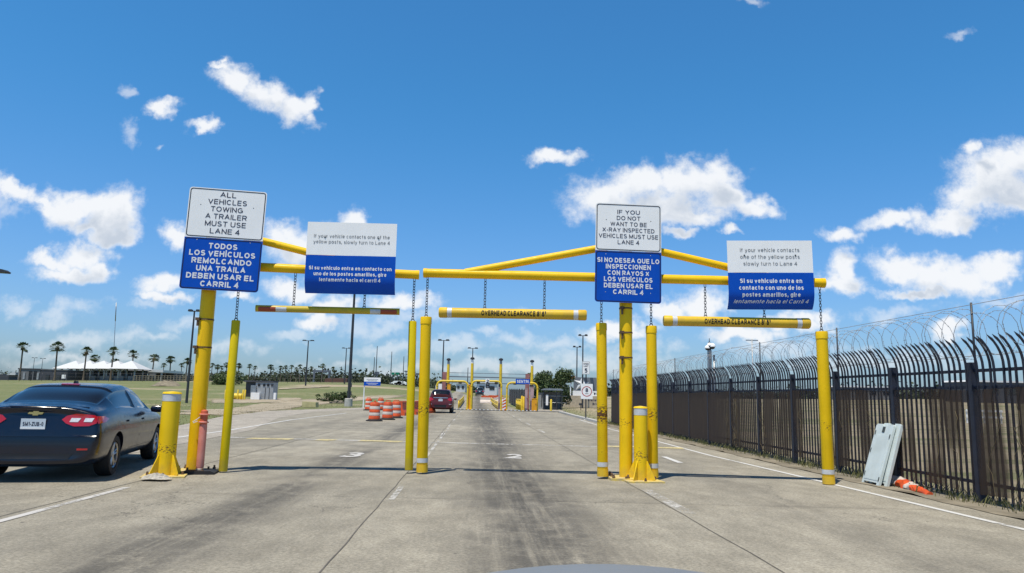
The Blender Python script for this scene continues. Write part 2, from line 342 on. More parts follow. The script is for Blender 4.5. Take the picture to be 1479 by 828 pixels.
def mat_screen():
    m = bpy.data.materials.new('brown_windscreen_mesh'); m.use_nodes = True; t = m.node_tree; n = N(t); b = t.nodes['Principled BSDF']
    P = n.node('ShaderNodeTexCoord').outputs['Object']; w = n.sep(P)
    b.inputs['Roughness'].default_value = 0.9
    n.put(b.inputs['Base Color'], n.mix(n.noise(n.stretch(P, (1, 3, .5)), 2, 5), (0.018, 0.0105, 0.007), (0.050, 0.030, 0.020)))
    hole = n.rng(n.noise(n.stretch(P, (1, 1.5, 0.22)), 1.1, 4), 0.44, 0.56)
    far = n.rng(w[1], 4, 12)                                                 # the screen is torn and thin on the near bays
    thread = n.rng(n.noise(P, 90, 2), .4, .6)
    n.put(b.inputs['Alpha'], n.math('MAXIMUM', n.math('MULTIPLY_ADD', hole, 0.60, 0.30), n.math('MULTIPLY', far, 0.97)))
    return m
M_screen = mat_screen()

# ------------------------------------------------------------------ mesh helpers
def tag(o, label=None, cat=None, group=None, kind=None):
    if label: o['label'] = label
    if cat: o['category'] = cat
    if group: o['group'] = group
    if kind: o['kind'] = kind
    return o
def empty(name, loc, rz=0.0, label=None, cat=None, group=None):
    o = bpy.data.objects.new(name, None); COL.objects.link(o); o.location = loc; o.rotation_euler = (0, 0, rz)
    o.empty_display_size = 0.2
    return tag(o, label, cat, group)
def kids(o): return [c for c in bpy.data.objects if c.parent == o]
def copy_tree(o, parent=None):
    c = o.copy(); COL.objects.link(c)
    if parent is not None: c.parent = parent
    for ch in kids(o): copy_tree(ch, c)
    return c

class MB:
    def __init__(s): s.v, s.f, s.mi, s.sm = [], [], [], []
    def add(s, vs, fs, mi=0, smooth=False):
        k = len(s.v); s.v += [tuple(q) for q in vs]
        for f in fs: s.f.append([i + k for i in f]); s.mi.append(mi); s.sm.append(smooth)
        return s
    def box(s, c, d, rot=None, mi=0):
        x, y, z = d[0] / 2, d[1] / 2, d[2] / 2; c = Vector(c)
        vs = [Vector((a * x, b * y, e * z)) for a in (-1, 1) for b in (-1, 1) for e in (-1, 1)]
        if rot is not None: vs = [rot @ q for q in vs]
        return s.add([q + c for q in vs], [(0, 1, 3, 2), (4, 6, 7, 5), (0, 4, 5, 1), (2, 3, 7, 6), (0, 2, 6, 4), (1, 5, 7, 3)], mi)
    def box2(s, a, b, mi=0):
        return s.box([(p + q) / 2 for p, q in zip(a, b)], [abs(q - p) for p, q in zip(a, b)], None, mi)
    def tube(s, pts, r, n=12, cap=True, mi=0, smooth=True):
        pts = [Vector(p) for p in pts]; rs = r if isinstance(r, (list, tuple)) else [r] * len(pts)
        vs, fs = [], []; prev = None
        for i, p in enumerate(pts):
            d = (pts[min(i + 1, len(pts) - 1)] - pts[max(i - 1, 0)]).normalized()
            if prev is None:
                a = Vector((0, 0, 1)) if abs(d.z) < 0.9 else Vector((1, 0, 0)); nx = d.cross(a).normalized()
            else: nx = (prev - d * prev.dot(d)).normalized()
            prev = nx; ny = d.cross(nx)
            for k in range(n):
                a = 2 * math.pi * k / n; vs.append(p + (nx * math.cos(a) + ny * math.sin(a)) * rs[i])
        for i in range(len(pts) - 1):
            for k in range(n):
                q = (k + 1) % n; fs.append((i * n + k, i * n + q, (i + 1) * n + q, (i + 1) * n + k))
        s.add(vs, fs, mi, smooth)
        if cap:
            s.add(vs[:n], [tuple(range(n - 1, -1, -1))], mi); s.add(vs[-n:], [tuple(range(n))], mi)
        return s
    def lathe(s, prof, n=24, c=(0, 0, 0), axis='Z', mi=0, smooth=True, closed=True):
        vs, fs = [], []; c = Vector(c)
        for (r, h) in prof:
            for k in range(n):
                a = 2 * math.pi * k / n; q = (r * math.cos(a), r * math.sin(a), h)
                if axis == 'X': q = (q[2], q[0], q[1])
                if axis == 'Y': q = (q[1], q[2], q[0])
                vs.append(Vector(q) + c)
        for i in range(len(prof) - 1):
            for k in range(n):
                q = (k + 1) % n; fs.append((i * n + k, i * n + q, (i + 1) * n + q, (i + 1) * n + k))
        s.add(vs, fs, mi, smooth)
        if closed: s.add(vs[:n], [tuple(range(n - 1, -1, -1))], mi); s.add(vs[-n:], [tuple(range(n))], mi)
        return s
    def prism(s, poly, y0, y1, mi=0):                  # polygon in x,z pushed along y
        n = len(poly); vs = [(a, y0, b) for a, b in poly] + [(a, y1, b) for a, b in poly]
        fs = [tuple(range(n)), tuple(range(2 * n - 1, n - 1, -1))] + [(i, i + n, (i + 1) % n + n, (i + 1) % n) for i in range(n)]
        return s.add(vs, fs, mi)
    def build(s, name, m, parent=None, loc=(0, 0, 0), fix=True):
        me = bpy.data.meshes.new(name); me.from_pydata(s.v, [], s.f)
        for q in (m if isinstance(m, (list, tuple)) else [m]): me.materials.append(q)
        me.polygons.foreach_set('material_index', s.mi); me.polygons.foreach_set('use_smooth', s.sm)
        if fix:
            bm = bmesh.new(); bm.from_mesh(me); bmesh.ops.remove_doubles(bm, verts=bm.verts, dist=1e-5)
            bmesh.ops.recalc_face_normals(bm, faces=bm.faces)
            for e in bm.edges:
                if len(e.link_faces) == 2 and e.calc_face_angle(0) > R(40): e.smooth = False
            bm.to_mesh(me); bm.free()
        me.update(); o = bpy.data.objects.new(name, me); COL.objects.link(o); o.location = loc
        if parent is not None: o.parent = parent
        return o

def rrect(w, h, r, n=5):
    p = []
    for (cx, cz, a0) in ((w / 2 - r, h / 2 - r, 0), (-w / 2 + r, h / 2 - r, 90), (-w / 2 + r, -h / 2 + r, 180), (w / 2 - r, -h / 2 + r, 270)):
        for k in range(n + 1):
            a = R(a0 + 90 * k / n); p.append((cx + r * math.cos(a), cz + r * math.sin(a)))
    return p

# a plain grotesque alphabet drawn as strokes: points (x, y) and arcs (cx, cy, rx, ry, from, to) in a box of cap height 1
def AR(cx, cy, rx, ry, a0, a1): return (cx, cy, rx, ry, a0, a1)
BOWL = [AR(.5, .36, .5, .36, 0, 360)]
P_BOWL = [(0, 1), (.52, 1), AR(.52, .735, .48, .265, 90, -90), (0, .47)]
LETTERS = {
 'A': (.74, [[(0, 0), (.5, 1), (1, 0)], [(.19, .34), (.81, .34)]]),
 'B': (.62, [[(0, 0), (0, 1), (.53, 1), AR(.53, .76, .40, .24, 90, -90), (0, .52)], [(.5, .52), (.56, .52), AR(.56, .26, .44, .26, 90, -90), (0, 0)]]),
 'C': (.70, [[AR(.5, .5, .5, .5, 42, 318)]]),
 'D': (.66, [[(0, 0), (0, 1), (.42, 1), AR(.42, .5, .58, .5, 90, -90), (0, 0)]]),
 'E': (.56, [[(1, 1), (0, 1), (0, 0), (1, 0)], [(0, .52), (.92, .52)]]),
 'F': (.54, [[(1, 1), (0, 1), (0, 0)], [(0, .50), (.88, .50)]]),
 'G': (.73, [[AR(.5, .5, .5, .5, 42, 305), (1, .14), (1, .46), (.58, .46)]]),
 'H': (.64, [[(0, 0), (0, 1)], [(1, 0), (1, 1)], [(0, .52), (1, .52)]]),
 'I': (.0, [[(0, 0), (0, 1)]]),
 'Í': (.0, [[(0, 0), (0, 1)], [(-.02, 1.14), (.12, 1.30)]]),
 'L': (.52, [[(0, 1), (0, 0), (1, 0)]]),
 'M': (.78, [[(0, 0), (0, 1), (.5, .08), (1, 1), (1, 0)]]),
 'N': (.64, [[(0, 0), (0, 1), (1, 0), (1, 1)]]),
 'O': (.75, [[AR(.5, .5, .5, .5, 0, 360)]]),
 'P': (.60, [[(0, 0)] + P_BOWL]),
 'Q': (.75, [[AR(.5, .5, .5, .5, 0, 360)], [(.62, .26), (1, -.04)]]),
 'R': (.64, [[(0, 0)] + P_BOWL, [(.52, .47), (1, 0)]]),
 'S': (.60, [[AR(.5, .755, .46, .245, 28, 268), AR(.5, .255, .5, .255, 88, -152)]]),
 'T': (.64, [[(0, 1), (1, 1)], [(.5, 1), (.5, 0)]]),
 'U': (.64, [[(0, 1), (0, .33), AR(.5, .33, .5, .33, 180, 360), (1, 1)]]),
 'V': (.70, [[(0, 1), (.5, 0), (1, 1)]]),
 'W': (.98, [[(0, 1), (.25, 0), (.5, .96), (.75, 0), (1, 1)]]),
 'X': (.68, [[(0, 0), (1, 1)], [(0, 1), (1, 0)]]),
 'Y': (.68, [[(0, 1), (.5, .45), (1, 1)], [(.5, .45), (.5, 0)]]),
 'Z': (.60, [[(0, 1), (1, 1), (0, 0), (1, 0)]]),
 '0': (.52, [[AR(.5, .5, .5, .5, 0, 360)]]), '1': (.26, [[(0, .78), (1, 1), (1, 0)]]),
 '2': (.54, [[AR(.5, .70, .48, .30, 165, -25), (0, 0), (1, 0)]]),
 '3': (.54, [[AR(.48, .75, .44, .25, 155, -88)], [AR(.48, .26, .52, .26, 90, -155)]]),
 '4': (.56, [[(.74, 0), (.74, 1), (0, .28), (1, .28)]]),
 '5': (.54, [[(.92, 1), (.18, 1), (.08, .50), AR(.47, .32, .53, .32, 135, -145)]]),
 '6': (.54, [[AR(.5, .32, .5, .32, 0, 360)], [(.0, .34), AR(.52, .55, .52, .45, 180, 38)]]),
 '8': (.54, [[AR(.5, .76, .42, .24, 0, 360)], [AR(.5, .26, .5, .26, 0, 360)]]),
 'a': (.48, [[AR(.5, .52, .44, .20, 155, 0), (.94, 0)], [(.94, .41), (.42, .40), AR(.42, .20, .42, .20, 90, 270), (.55, 0), (.94, .15)]]),
 'b': (.50, [[(0, 0), (0, 1)], BOWL]), 'c': (.46, [[AR(.5, .36, .5, .36, 45, 315)]]), 'd': (.50, [[(1, 0), (1, 1)], BOWL]),
 'e': (.49, [[(.02, .37), (1, .37), AR(.5, .36, .5, .36, 0, 318)]]), 'f': (.26, [[(.4, 0), (.4, .82), AR(1.0, .82, .6, .18, 180, 95)], [(-.1, .70), (1, .70)]]),
 'g': (.50, [BOWL, [(1, .72), (1, -.06), AR(.5, -.06, .5, .21, 0, -150)]]), 'h': (.46, [[(0, 0), (0, 1)], [(0, .42), AR(.5, .42, .5, .30, 180, 0), (1, 0)]]),
 'i': (.0, [[(0, 0), (0, .72)], [(0, .92), (0, 1.02)]]), 'í': (.0, [[(0, 0), (0, .72)], [(-.02, .86), (.10, 1.04)]]),
 'k': (.44, [[(0, 0), (0, 1)], [(.9, .72), (.05, .28)], [(.32, .42), (1, 0)]]), 'l': (.0, [[(0, 0), (0, 1)]]),
 'm': (.78, [[(0, 0), (0, .72)], [(0, .45), AR(.25, .45, .25, .27, 180, 0), (.5, 0)], [(.5, .45), AR(.75, .45, .25, .27, 180, 0), (1, 0)]]),
 'n': (.46, [[(0, 0), (0, .72)], [(0, .42), AR(.5, .42, .5, .30, 180, 0), (1, 0)]]), 'o': (.50, [BOWL]), 'p': (.50, [[(0, .72), (0, -.27)], BOWL]),
 'r': (.24, [[(0, 0), (0, .72)], [(0, .40), AR(1.0, .40, 1.0, .31, 180, 95)]]), 's': (.42, [[AR(.5, .55, .44, .17, 25, 265), AR(.5, .185, .48, .185, 88, -155)]]),
 't': (.24, [[(.4, .94), (.4, .18), AR(1.0, .18, .6, .18, 180, 265)], [(-.1, .70), (1, .70)]]), 'u': (.46, [[(0, .72), (0, .30), AR(.5, .30, .5, .30, 180, 360), (1, .72)], [(1, .4), (1, 0)]]),
 'v': (.48, [[(0, .72), (.5, 0), (1, .72)]]), 'w': (.74, [[(0, .72), (.25, 0), (.5, .68), (.75, 0), (1, .72)]]), 'x': (.46, [[(0, 0), (1, .72)], [(0, .72), (1, 0)]]),
 'y': (.48, [[(0, .72), (.52, .02)], [(1, .72), (.42, -.25), (.1, -.25)]]),
 '-': (.24, [[(0, .38), (1, .38)]]), ',': (.05, [[(.8, .06), (0, -.16)]]), "'": (.0, [[(0, .72), (0, 1)]]), '"': (.15, [[(0, .72), (0, 1)], [(1, .72), (1, 1)]]), '/': (.3, [[(0, 0), (1, 1)]]),
}
def text_raw(body, bold=False, shear=0.0):
    """flat ribbons (x, y, layer) and quads for a line of lettering with cap height 1"""
    h = .112 if bold else .070; vs, fs, x0 = [], [], 0.0; gap = .17 if bold else .15
    for ch in body:
        if ch == ' ': x0 += .34; continue
        w, strokes = LETTERS[ch]
        for layer, st in enumerate(strokes):
            pts = []
            for it in st:
                if len(it) == 2: pts.append((it[0], it[1]))
                else:
                    cx, cy, rx, ry, a0, a1 = it; n = max(4, int(abs(a1 - a0) / 22))
                    pts += [(cx + rx * math.cos(R(a0 + (a1 - a0) * i / n)), cy + ry * math.sin(R(a0 + (a1 - a0) * i / n))) for i in range(n + 1)]
            q0 = [Vector((x0 + h + px * w, h + py * (1 - 2 * h))) for px, py in pts]; q = [q0[0]]
            for p in q0[1:]:                           # short pieces, so that lettering can follow a curved face
                k = max(1, int((p - q[-1]).length / .22)); s0 = q[-1]; q += [s0 + (p - s0) * (i / k) for i in range(1, k + 1)]
            q = [p for i, p in enumerate(q) if i == 0 or (p - q[i - 1]).length > 1e-4]
            closed = (q[0] - q[-1]).length < 1e-3
            if not closed:                             # square stroke ends reach the box
                for e, nb in ((0, 1), (-1, -2)):
                    d = (q[e] - q[nb]).normalized()
                    if abs(d.x) < .25 or abs(d.y) < .25: q[e] = q[e] + d * h * (1 if abs(d.y) > .9 else .6)
            o = len(vs); k = len(q)
            for i, p in enumerate(q):
                a = q[i - 1] if i else (q[-2] if closed else None); b_ = q[i + 1] if i < k - 1 else (q[1] if closed else None)
                d1 = (p - a).normalized() if a is not None else (b_ - p).normalized(); d2 = (b_ - p).normalized() if b_ is not None else d1
                n1, n2 = Vector((-d1.y, d1.x)), Vector((-d2.y, d2.x)); m = n1 + n2
                m = m.normalized() if m.length > .2 else n1
                s = h / max(.42, m.dot(n1))
                for sg in (1, -1): r = p + m * s * sg; vs.append((r.x + shear * r.y, r.y, layer))
            fs += [(o + 2 * i, o + 2 * i + 1, o + 2 * i + 3, o + 2 * i + 2) for i in range(k - 1)]
        x0 += w + 2 * h + gap
    return vs, fs
def text_mesh(body, cap, name, m, bold=True):          # lettering laid flat on the ground
    vs, fs = text_raw(body, bold); mid = (max(v[0] for v in vs) + min(v[0] for v in vs)) / 2
    me = bpy.data.meshes.new(name); me.from_pydata([((x - mid) * cap, y * cap, l * .0008) for x, y, l in vs], [], fs); me.materials.append(m); me.update()
    return me
def lettering(lines, m, parent, name='lettering', flat=lambda x, z: (x, 0, z)):
    """lines: (text, centre x, baseline z, cap height, width or None, bold, shear); laid by flat() onto the face of its sign"""
    vs, fs = [], []
    for (body, cx, zb, cap, width, bold, shear) in lines:
        pv, pf = text_raw(body, bold, shear); xs = [v[0] for v in pv]
        kx = cap if width is None else width / (max(xs) - min(xs)); mid = (max(xs) + min(xs)) / 2
        o = len(vs)
        for x, y, l in pv: p = flat(cx + (x - mid) * kx, zb + y * cap); vs.append((p[0], p[1] - l * .0004, p[2]))
        fs += [[i + o for i in p] for p in pf]
    me = bpy.data.meshes.new(name); me.from_pydata(vs, [], fs); me.materials.append(m); me.update()
    ob = bpy.data.objects.new(name, me); COL.objects.link(ob); ob.parent = parent
    return ob

# ------------------------------------------------------------------ terrain
ETAB = [(-2.0, 4), (-0.75, 5), (-0.42, 11), (-0.19, 14), (-0.10, 8), (-0.05, 2.5), (0.0, 1.0), (0.06, 2), (0.3, 3), (0.62, 10), (2.0, 10)]
def etheta(th):
    for (a, p), (b, q) in zip(ETAB, ETAB[1:]):
        if th <= b: return p + (q - p) * max(0, (th - a) / (b - a))
    return ETAB[-1][1]
def tz(x, y):
    if y <= 72: return 0.0
    e = etheta(x / y) / F; t = min(1, (y - 72) / 128); s = t * t * (3 - 2 * t)
    return s * (HC + e * max(y, 200) * (1 if y < 200 else 1))
def GT(px, py):                                        # where a photo pixel's line of sight meets the terrain
    d = ray(px, py); Y = 3.0
    while Y < 900:
        t = Y / d.y; z = HC + d.z * t
        if z <= tz(d.x * t, Y): return Vector((d.x * t, Y, tz(d.x * t, Y)))
        Y *= 1.004
    t = 240 / d.y; return Vector((d.x * t, 240, tz(d.x * t, 240)))
def base(px, Y):                                       # the terrain point at depth Y under a photo column (near the horizon row)
    p = V(px, 560, Y); return Vector((p.x, Y, tz(p.x, Y)))

def structure(o): o['kind'] = 'structure'; return o
def drape(name, rows, m, lift):                        # rows of (x, y) points joined into a strip lying on the terrain
    b = MB(); n = len(rows[0]); vs = [(x, y, tz(x, y) + lift) for r in rows for (x, y) in r]
    b.add(vs, [(i * n + k, i * n + k + 1, (i + 1) * n + k + 1, (i + 1) * n + k) for i in range(len(rows) - 1) for k in range(n - 1)])
    o = b.build(name, m); 
    for p in o.data.polygons:
        if p.normal.z < 0: p.flip()
    return structure(o)
def lerp_tab(tab, y):
    if y <= tab[0][0]: return tab[0][1]
    for (a, p), (b, q) in zip(tab, tab[1:]):
        if y <= b: return p + (q - p) * (y - a) / (b - a)
    return tab[-1][1]

ys = [-60, -40, -25, -15] + [-10 + 2.5 * i for i in range(34)] + [75 + 5 * i for i in range(28)] + [215, 235, 260, 290, 330, 380, 450, 550, 700, 900, 1200, 1700, 2500]
ths = [-2.2 + 4.4 * i / 140 for i in range(141)]
rows = []
for y in ys:
    w = max(y, 0) + 40
    rows.append([(t * w, y) for t in ths])
b = MB(); n = len(ths)
b.add([(x, y, tz(x, y) - 0.05) for r in rows for (x, y) in r],
      [(i * n + k, i * n + k + 1, (i + 1) * n + k + 1, (i + 1) * n + k) for i in range(len(rows) - 1) for k in range(n - 1)], 0, True)
structure(b.build('ground', M_field, fix=False))

def fenceX(y): return 6.55 - 0.045 * (y - 14)
LEFT = [(-30, -9), (10, -10.2), (18, -10.9), (25, -11.6), (37, -14.4), (49, -16), (60, -14.6), (67, -13.2), (72, -12.4)]
RIGHT = [(-30, 8.2), (10, 6.2), (38, 4.75), (59, 4.35), (72, 4.2)]
yy = [-30, -20, -10, 0, 5, 10, 14, 18, 22, 25, 30, 37, 43, 49, 55, 60, 67, 72]
drape('road', [[(lerp_tab(LEFT, y) + (lerp_tab(RIGHT, y) - lerp_tab(LEFT, y)) * k / 6, y) for k in range(7)] for y in yy], M_conc, 0.0)
yy2 = [72 + 4 * i for i in range(33)]
drape('far_road', [[(-0.0 - 0.048 * y + (-4.3 + 8.6 * k / 4) - (y - 72) * 0.002, y) for k in range(5)] for y in yy2], M_conc, 0.0)
drape('pavement', [[(lerp_tab(LEFT, y) + 0.02, y), (lerp_tab(LEFT, y) + 1.5, y), (lerp_tab(LEFT, y) + 2.9, y)] for y in yy[6:]], M_apron, 0.006)
drape('verge_soil', [[(lerp_tab(RIGHT, y) + 0.06 * math.sin(y * 2.3) + 0.05 * math.sin(y * 5.1), y), (fenceX(y) + 0.5, y)] for y in [-12 + 0.5 * i for i in range(104)]], M_verge, 0.008)
def mark(name, pts, w, m=None, lift=0.006):            # a painted line along ground points
    b = MB(); vs = []
    for i, p in enumerate(pts):
        q = Vector(pts[min(i + 1, len(pts) - 1)]) - Vector(pts[max(i - 1, 0)]); nn = Vector((-q.y, q.x)).normalized() * w / 2
        vs += [(p[0] + nn.x, p[1] + nn.y, lift), (p[0] - nn.x, p[1] - nn.y, lift)]
    b.add(vs, [(2 * i, 2 * i + 1, 2 * i + 3, 2 * i + 2) for i in range(len(pts) - 1)])
    o = b.build(name, m or M_markw)
    for p in o.data.polygons:
        if p.normal.z < 0: p.flip()
    return structure(o)
def mat_mark(name, col, under, thr):
    m = bpy.data.materials.new(name); m.use_nodes = True; t = m.node_tree; n = N(t); b = t.nodes['Principled BSDF']
    P = n.node('ShaderNodeTexCoord').outputs['Object']
    f = n.rng(n.math('ADD', n.math('MULTIPLY', n.noise(P, 1.1, 5, 0.6), 0.6), n.math('MULTIPLY', n.noise(P, 16, 5, 0.75), 0.5)), thr - 0.08, thr + 0.10)
    n.put(b.inputs['Base Color'], col if not isinstance(col, tuple) else (*col, 1)); n.put(b.inputs['Alpha'], n.math('SUBTRACT', 1.0, f))
    b.inputs['Roughness'].default_value = 0.8
    return m
M_markw = mat_mark('white_line_paint', (0.60, 0.60, 0.585), None, 0.66)
M_marknum = mat_mark('lane_number_paint', (0.52, 0.51, 0.49), None, 0.60)
M_markfaint = mat_mark('faded_white_paint', (0.58, 0.57, 0.54), None, 0.54)
M_marky = mat_mark('faded_yellow_paint', (0.62, 0.53, 0.27), None, 0.58)
def uline(u, y): return (u - 0.048 * y, y)
mark('lane_line', [uline(-4.68, y) for y in (-8, 0, 5, 10.2)], 0.10, M_marknum)
mark('edge_line', [(6.75, -6), (6.3, 0), (5.8, 8.2), (5.3, 14.7), (5.0, 18.3), (4.8, 24), (4.45, 33), (4.3, 45)], 0.10)
mark('lane_line', [uline(-1.02, y) for y in (9.6, 11.0)], 0.08, M_markfaint)
mark('lane_line', [uline(2.62, y) for y in (9.0, 11.2)], 0.16, M_markfaint)
mark('lane_line', [G(959, 660)[:2], G(983, 669)[:2]], 0.13)
mark('lane_line', [uline(-1.0, y) for y in (14, 30)], 0.07, M_markfaint)
mark('stop_line', [(lerp_tab(LEFT, 20.8) + 3, 21.2), (-1, 20.9), (4.9, 20.7)], 0.30, M_markfaint)
for (x0, x1) in ((-7.3, -6.1), (-4.2, -3.0), (-5.4, -4.9), (2.6, 4.9)): mark('stop_line', [(x0, 20.95), (x1, 20.85)], 0.60, M_marky, 0.010)
mark('edge_line', [G(252, 633)[:2], G(330, 622)[:2], G(420, 607)[:2], G(500, 597)[:2]], 0.14, M_markw, 0.011)
for k in range(6): mark('lane_line', [uline(-1.05, 24 + 7 * k), uline(-1.05, 27 + 7 * k)], 0.09, M_markfaint)
for k in range(5): mark('lane_line', [uline(2.7, 28 + 7 * k), uline(2.7, 30.5 + 7 * k)], 0.09, M_markfaint)
for u in (-1.12, 2.52, -4.85): mark('expansion_joint', [(u - 0.048 * y + 0.008 * math.sin(y * 3), y) for y in [-10 + 0.7 * i for i in range(110)]], 0.013, M_joint, 0.004)
for k in range(11):
    y = 3.9 + 5.9 * k
    mark('expansion_joint', [(lerp_tab(LEFT, y) + .1 + i * (lerp_tab(RIGHT, y) - lerp_tab(LEFT, y) - .2) / 12, y + 0.006 * math.sin(i * 4.1 + k)) for i in range(13)], 0.009, M_joint, 0.0045)
for (num, px, py) in (('3', 511, 657), ('2', 740, 659)):
    g = G(px, py); me = text_mesh(num, 0.62, 'lane_number', M_marknum)
    ob = bpy.data.objects.new('lane_number', me); COL.objects.link(ob); ob.location = (g.x, g.y - 0.70, 0.009); ob.scale = (.78 if num == '2' else .95, 2.0, 1)
    structure(ob)
# kerb of the right-hand verge beyond the fence, dirt track and mound in the left field
b = MB()
kp = [(38, 4.75), (45, 4.6), (52, 4.45), (59, 4.4), (64, 4.3)]
for (y0, x0), (y1, x1) in zip(kp, kp[1:]): b.add([(x0, y0, 0), (x1, y1, 0), (x1, y1, .13), (x0, y0, .13), (x0 + .3, y0, .13), (x1 + .3, y1, .13), (x0 + .3, y0, 0), (x1 + .3, y1, 0)], [(0, 1, 2, 3), (3, 2, 5, 4), (4, 5, 7, 6)])
structure(b.build('kerb', M_kerb))
def track(name, up_px, lo_px, m, lift):
    n = 26; rows = []
    def along(pl, t):
        t *= len(pl) - 1; i = min(int(t), len(pl) - 2); f = t - i
        return (pl[i][0] + (pl[i + 1][0] - pl[i][0]) * f, pl[i][1] + (pl[i + 1][1] - pl[i][1]) * f)
    for i in range(n + 1):
        A = GT(*along(up_px, i / n)); B = GT(*along(lo_px, i / n)); w = 1 + 0.05 * math.sin(i * 1.7)
        rows.append([(A.x + (B.x - A.x) * (k / 4 * 1.5 - .25) * w, A.y + (B.y - A.y) * (k / 4 * 1.5 - .25) * w) for k in range(5)])
    o = drape(name, rows, m, lift); at = o.data.attributes.new('edge', 'FLOAT', 'POINT')
    at.data.foreach_set('value', [min((0, .5, 1, .5, 0)[k], min(i, n - i) / 3) for i in range(n + 1) for k in range(5)])
    return o
track('dirt_path', [(240, 592), (330, 590), (375, 583), (430, 577.5), (500, 573.5), (552, 571.5), (600, 569.5)], [(240, 598), (330, 599), (385, 595), (430, 588), (500, 580), (552, 575.5), (600, 572)], M_dirt, -0.02)
track('dirt_path', [(300, 577), (350, 576), (400, 575), (440, 574)], [(300, 582), (350, 582), (400, 581), (440, 578)], M_dirt, -0.025)
track('dirt_path', [(400, 561), (440, 559.5), (480, 558)], [(400, 563), (440, 561), (480, 559)], M_dirt, 0.05)

# ------------------------------------------------------------------ the yellow height frames
def YR(x): return 12.65 - 0.035 * (x - 1.9)             # depth of the right frame
def YL(x): return 12.78 + 0.17 * (x + 1.7)              # depth of the left frame, turned a little
def on_line(px, py, Yf):                               # pixel on a frame's own (turned) vertical plane
    Y = 12.5
    for _ in range(12): p = V(px, py, Y); Y = Yf(p.x)
    return V(px, py, Y)

def frame(name, root, label, pole_r, beam_ends, beam_r, braces, top_z, bolts_gap, pm):
    t = empty(name, root, 0, label, 'height frame', 'yellow height frames over the lanes'); r = Vector(root)
    MB().lathe([(pole_r, 0.03), (pole_r, top_z)], 28).build('pole', pm, t)
    bp = MB(); s = 0.30; bp.box((0, 0, 0.02), (2 * s, 2 * s, 0.04)); bp.build('base_plate', M_platewear, t)
    for a in (-1, 0, 1):
        for c in (-1, 0, 1):
            if a or c:
                MB().lathe([(0.017, 0.04), (0.017, 0.10), (0.027, 0.10), (0.027, 0.055), (0.03, 0.04)][:2], 6, (a * (s - .06), c * (s - .06), 0)).lathe(
                    [(0.028, 0.041), (0.028, 0.066)], 6, (a * (s - .06), c * (s - .06), 0)).build('bolt', M_rust, t)
    a, b_ = [Vector(q) - r for q in beam_ends]
    MB().tube([a, b_], beam_r, 24).build('beam', M_beam, t)
    for q in (a, b_):
        d = (b_ - a).normalized() * (0.05 if q is a else -0.05)
        MB().tube([q - d * 0.25, q + d], beam_r * 1.06, 24).build('end_cap', M_beam, t)
    for (p, q) in braces: MB().tube([Vector(p) - r, Vector(q) - r], beam_r * 0.84, 20).build('brace', M_beam, t)
    for z in bolts_gap:
        bb = MB().lathe([(pole_r + 0.006, z - .012), (pole_r + 0.006, z + .012)], 28, closed=False)
        bb.box((-pole_r * .75, -pole_r - .012, z), (.07, .05, .045)).box((-pole_r * .72, -pole_r - .012, z - .07), (.03, .03, .09)); bb.build('band_clamp', M_rust, t)
    return t
pL = on_line(279.5, 680, YL); pL.z = 0
zb = [on_line(407, 389.5, YL).z, on_line(589, 394.5, YL).z]; zLb = sum(zb) / 2
eL = on_line(604.5, 395, YL)
frame('height_frame', pL, 'shorter yellow height frame at left whose one-armed beam points right from its pole', 0.118,
      [(pL.x - .12, YL(pL.x) + 0.0, zLb), (eL.x, eL.y, zLb)], 0.078, [((pL.x + .02, pL.y + .03, zLb + .62), (on_line(560, 390, YL).x, on_line(560, 390, YL).y, zLb + .02))], zLb + 0.75,
      [V(290, 502, pL.y).z, V(297, 462, pL.y).z], M_beam)
pR = on_line(904, 689, YR); pR.z = 0
a0, a1 = on_line(613, 394.5, YR), on_line(1190, 409, YR); zRb = (a0.z + a1.z) / 2 + 0.0
bl, br = on_line(672, 391, YR), on_line(1128, 404, YR)
frame('height_frame', pR, 'wide yellow height frame in the middle with two braces on its pole', 0.112,
      [(a0.x, a0.y, a0.z), (a1.x, a1.y, a1.z)], 0.080, [((pR.x - .02, pR.y + .02, zRb + .62), (bl.x, bl.y, zRb + .05)), ((pR.x + .02, pR.y + .02, zRb + .62), (br.x, br.y, zRb + .02))], zRb + 0.75,
      [V(904, 481, pR.y).z, V(904, 517, pR.y).z, V(904, 446, pR.y).z], M_gold)

def chain_mesh(length, link=0.062, r=0.0055, w=0.017):
    b = MB(); n = max(2, int(round(length / (link * 0.78)))); step = length / n
    for i in range(n):
        z0 = i * step + step / 2; pts = []
        h = link / 2 - w
        for k in range(12):
            a = 2 * math.pi * k / 12; x = w * math.cos(a); z = w * math.sin(a) + (h if math.sin(a) > 0 else -h)
            pts.append(Vector((x, 0, z0 + z)) if i % 2 == 0 else Vector((0.7 * x, 0.7 * x, z0 + z)))
        b.tube(pts + [pts[0]], r, 5, False)
    return b

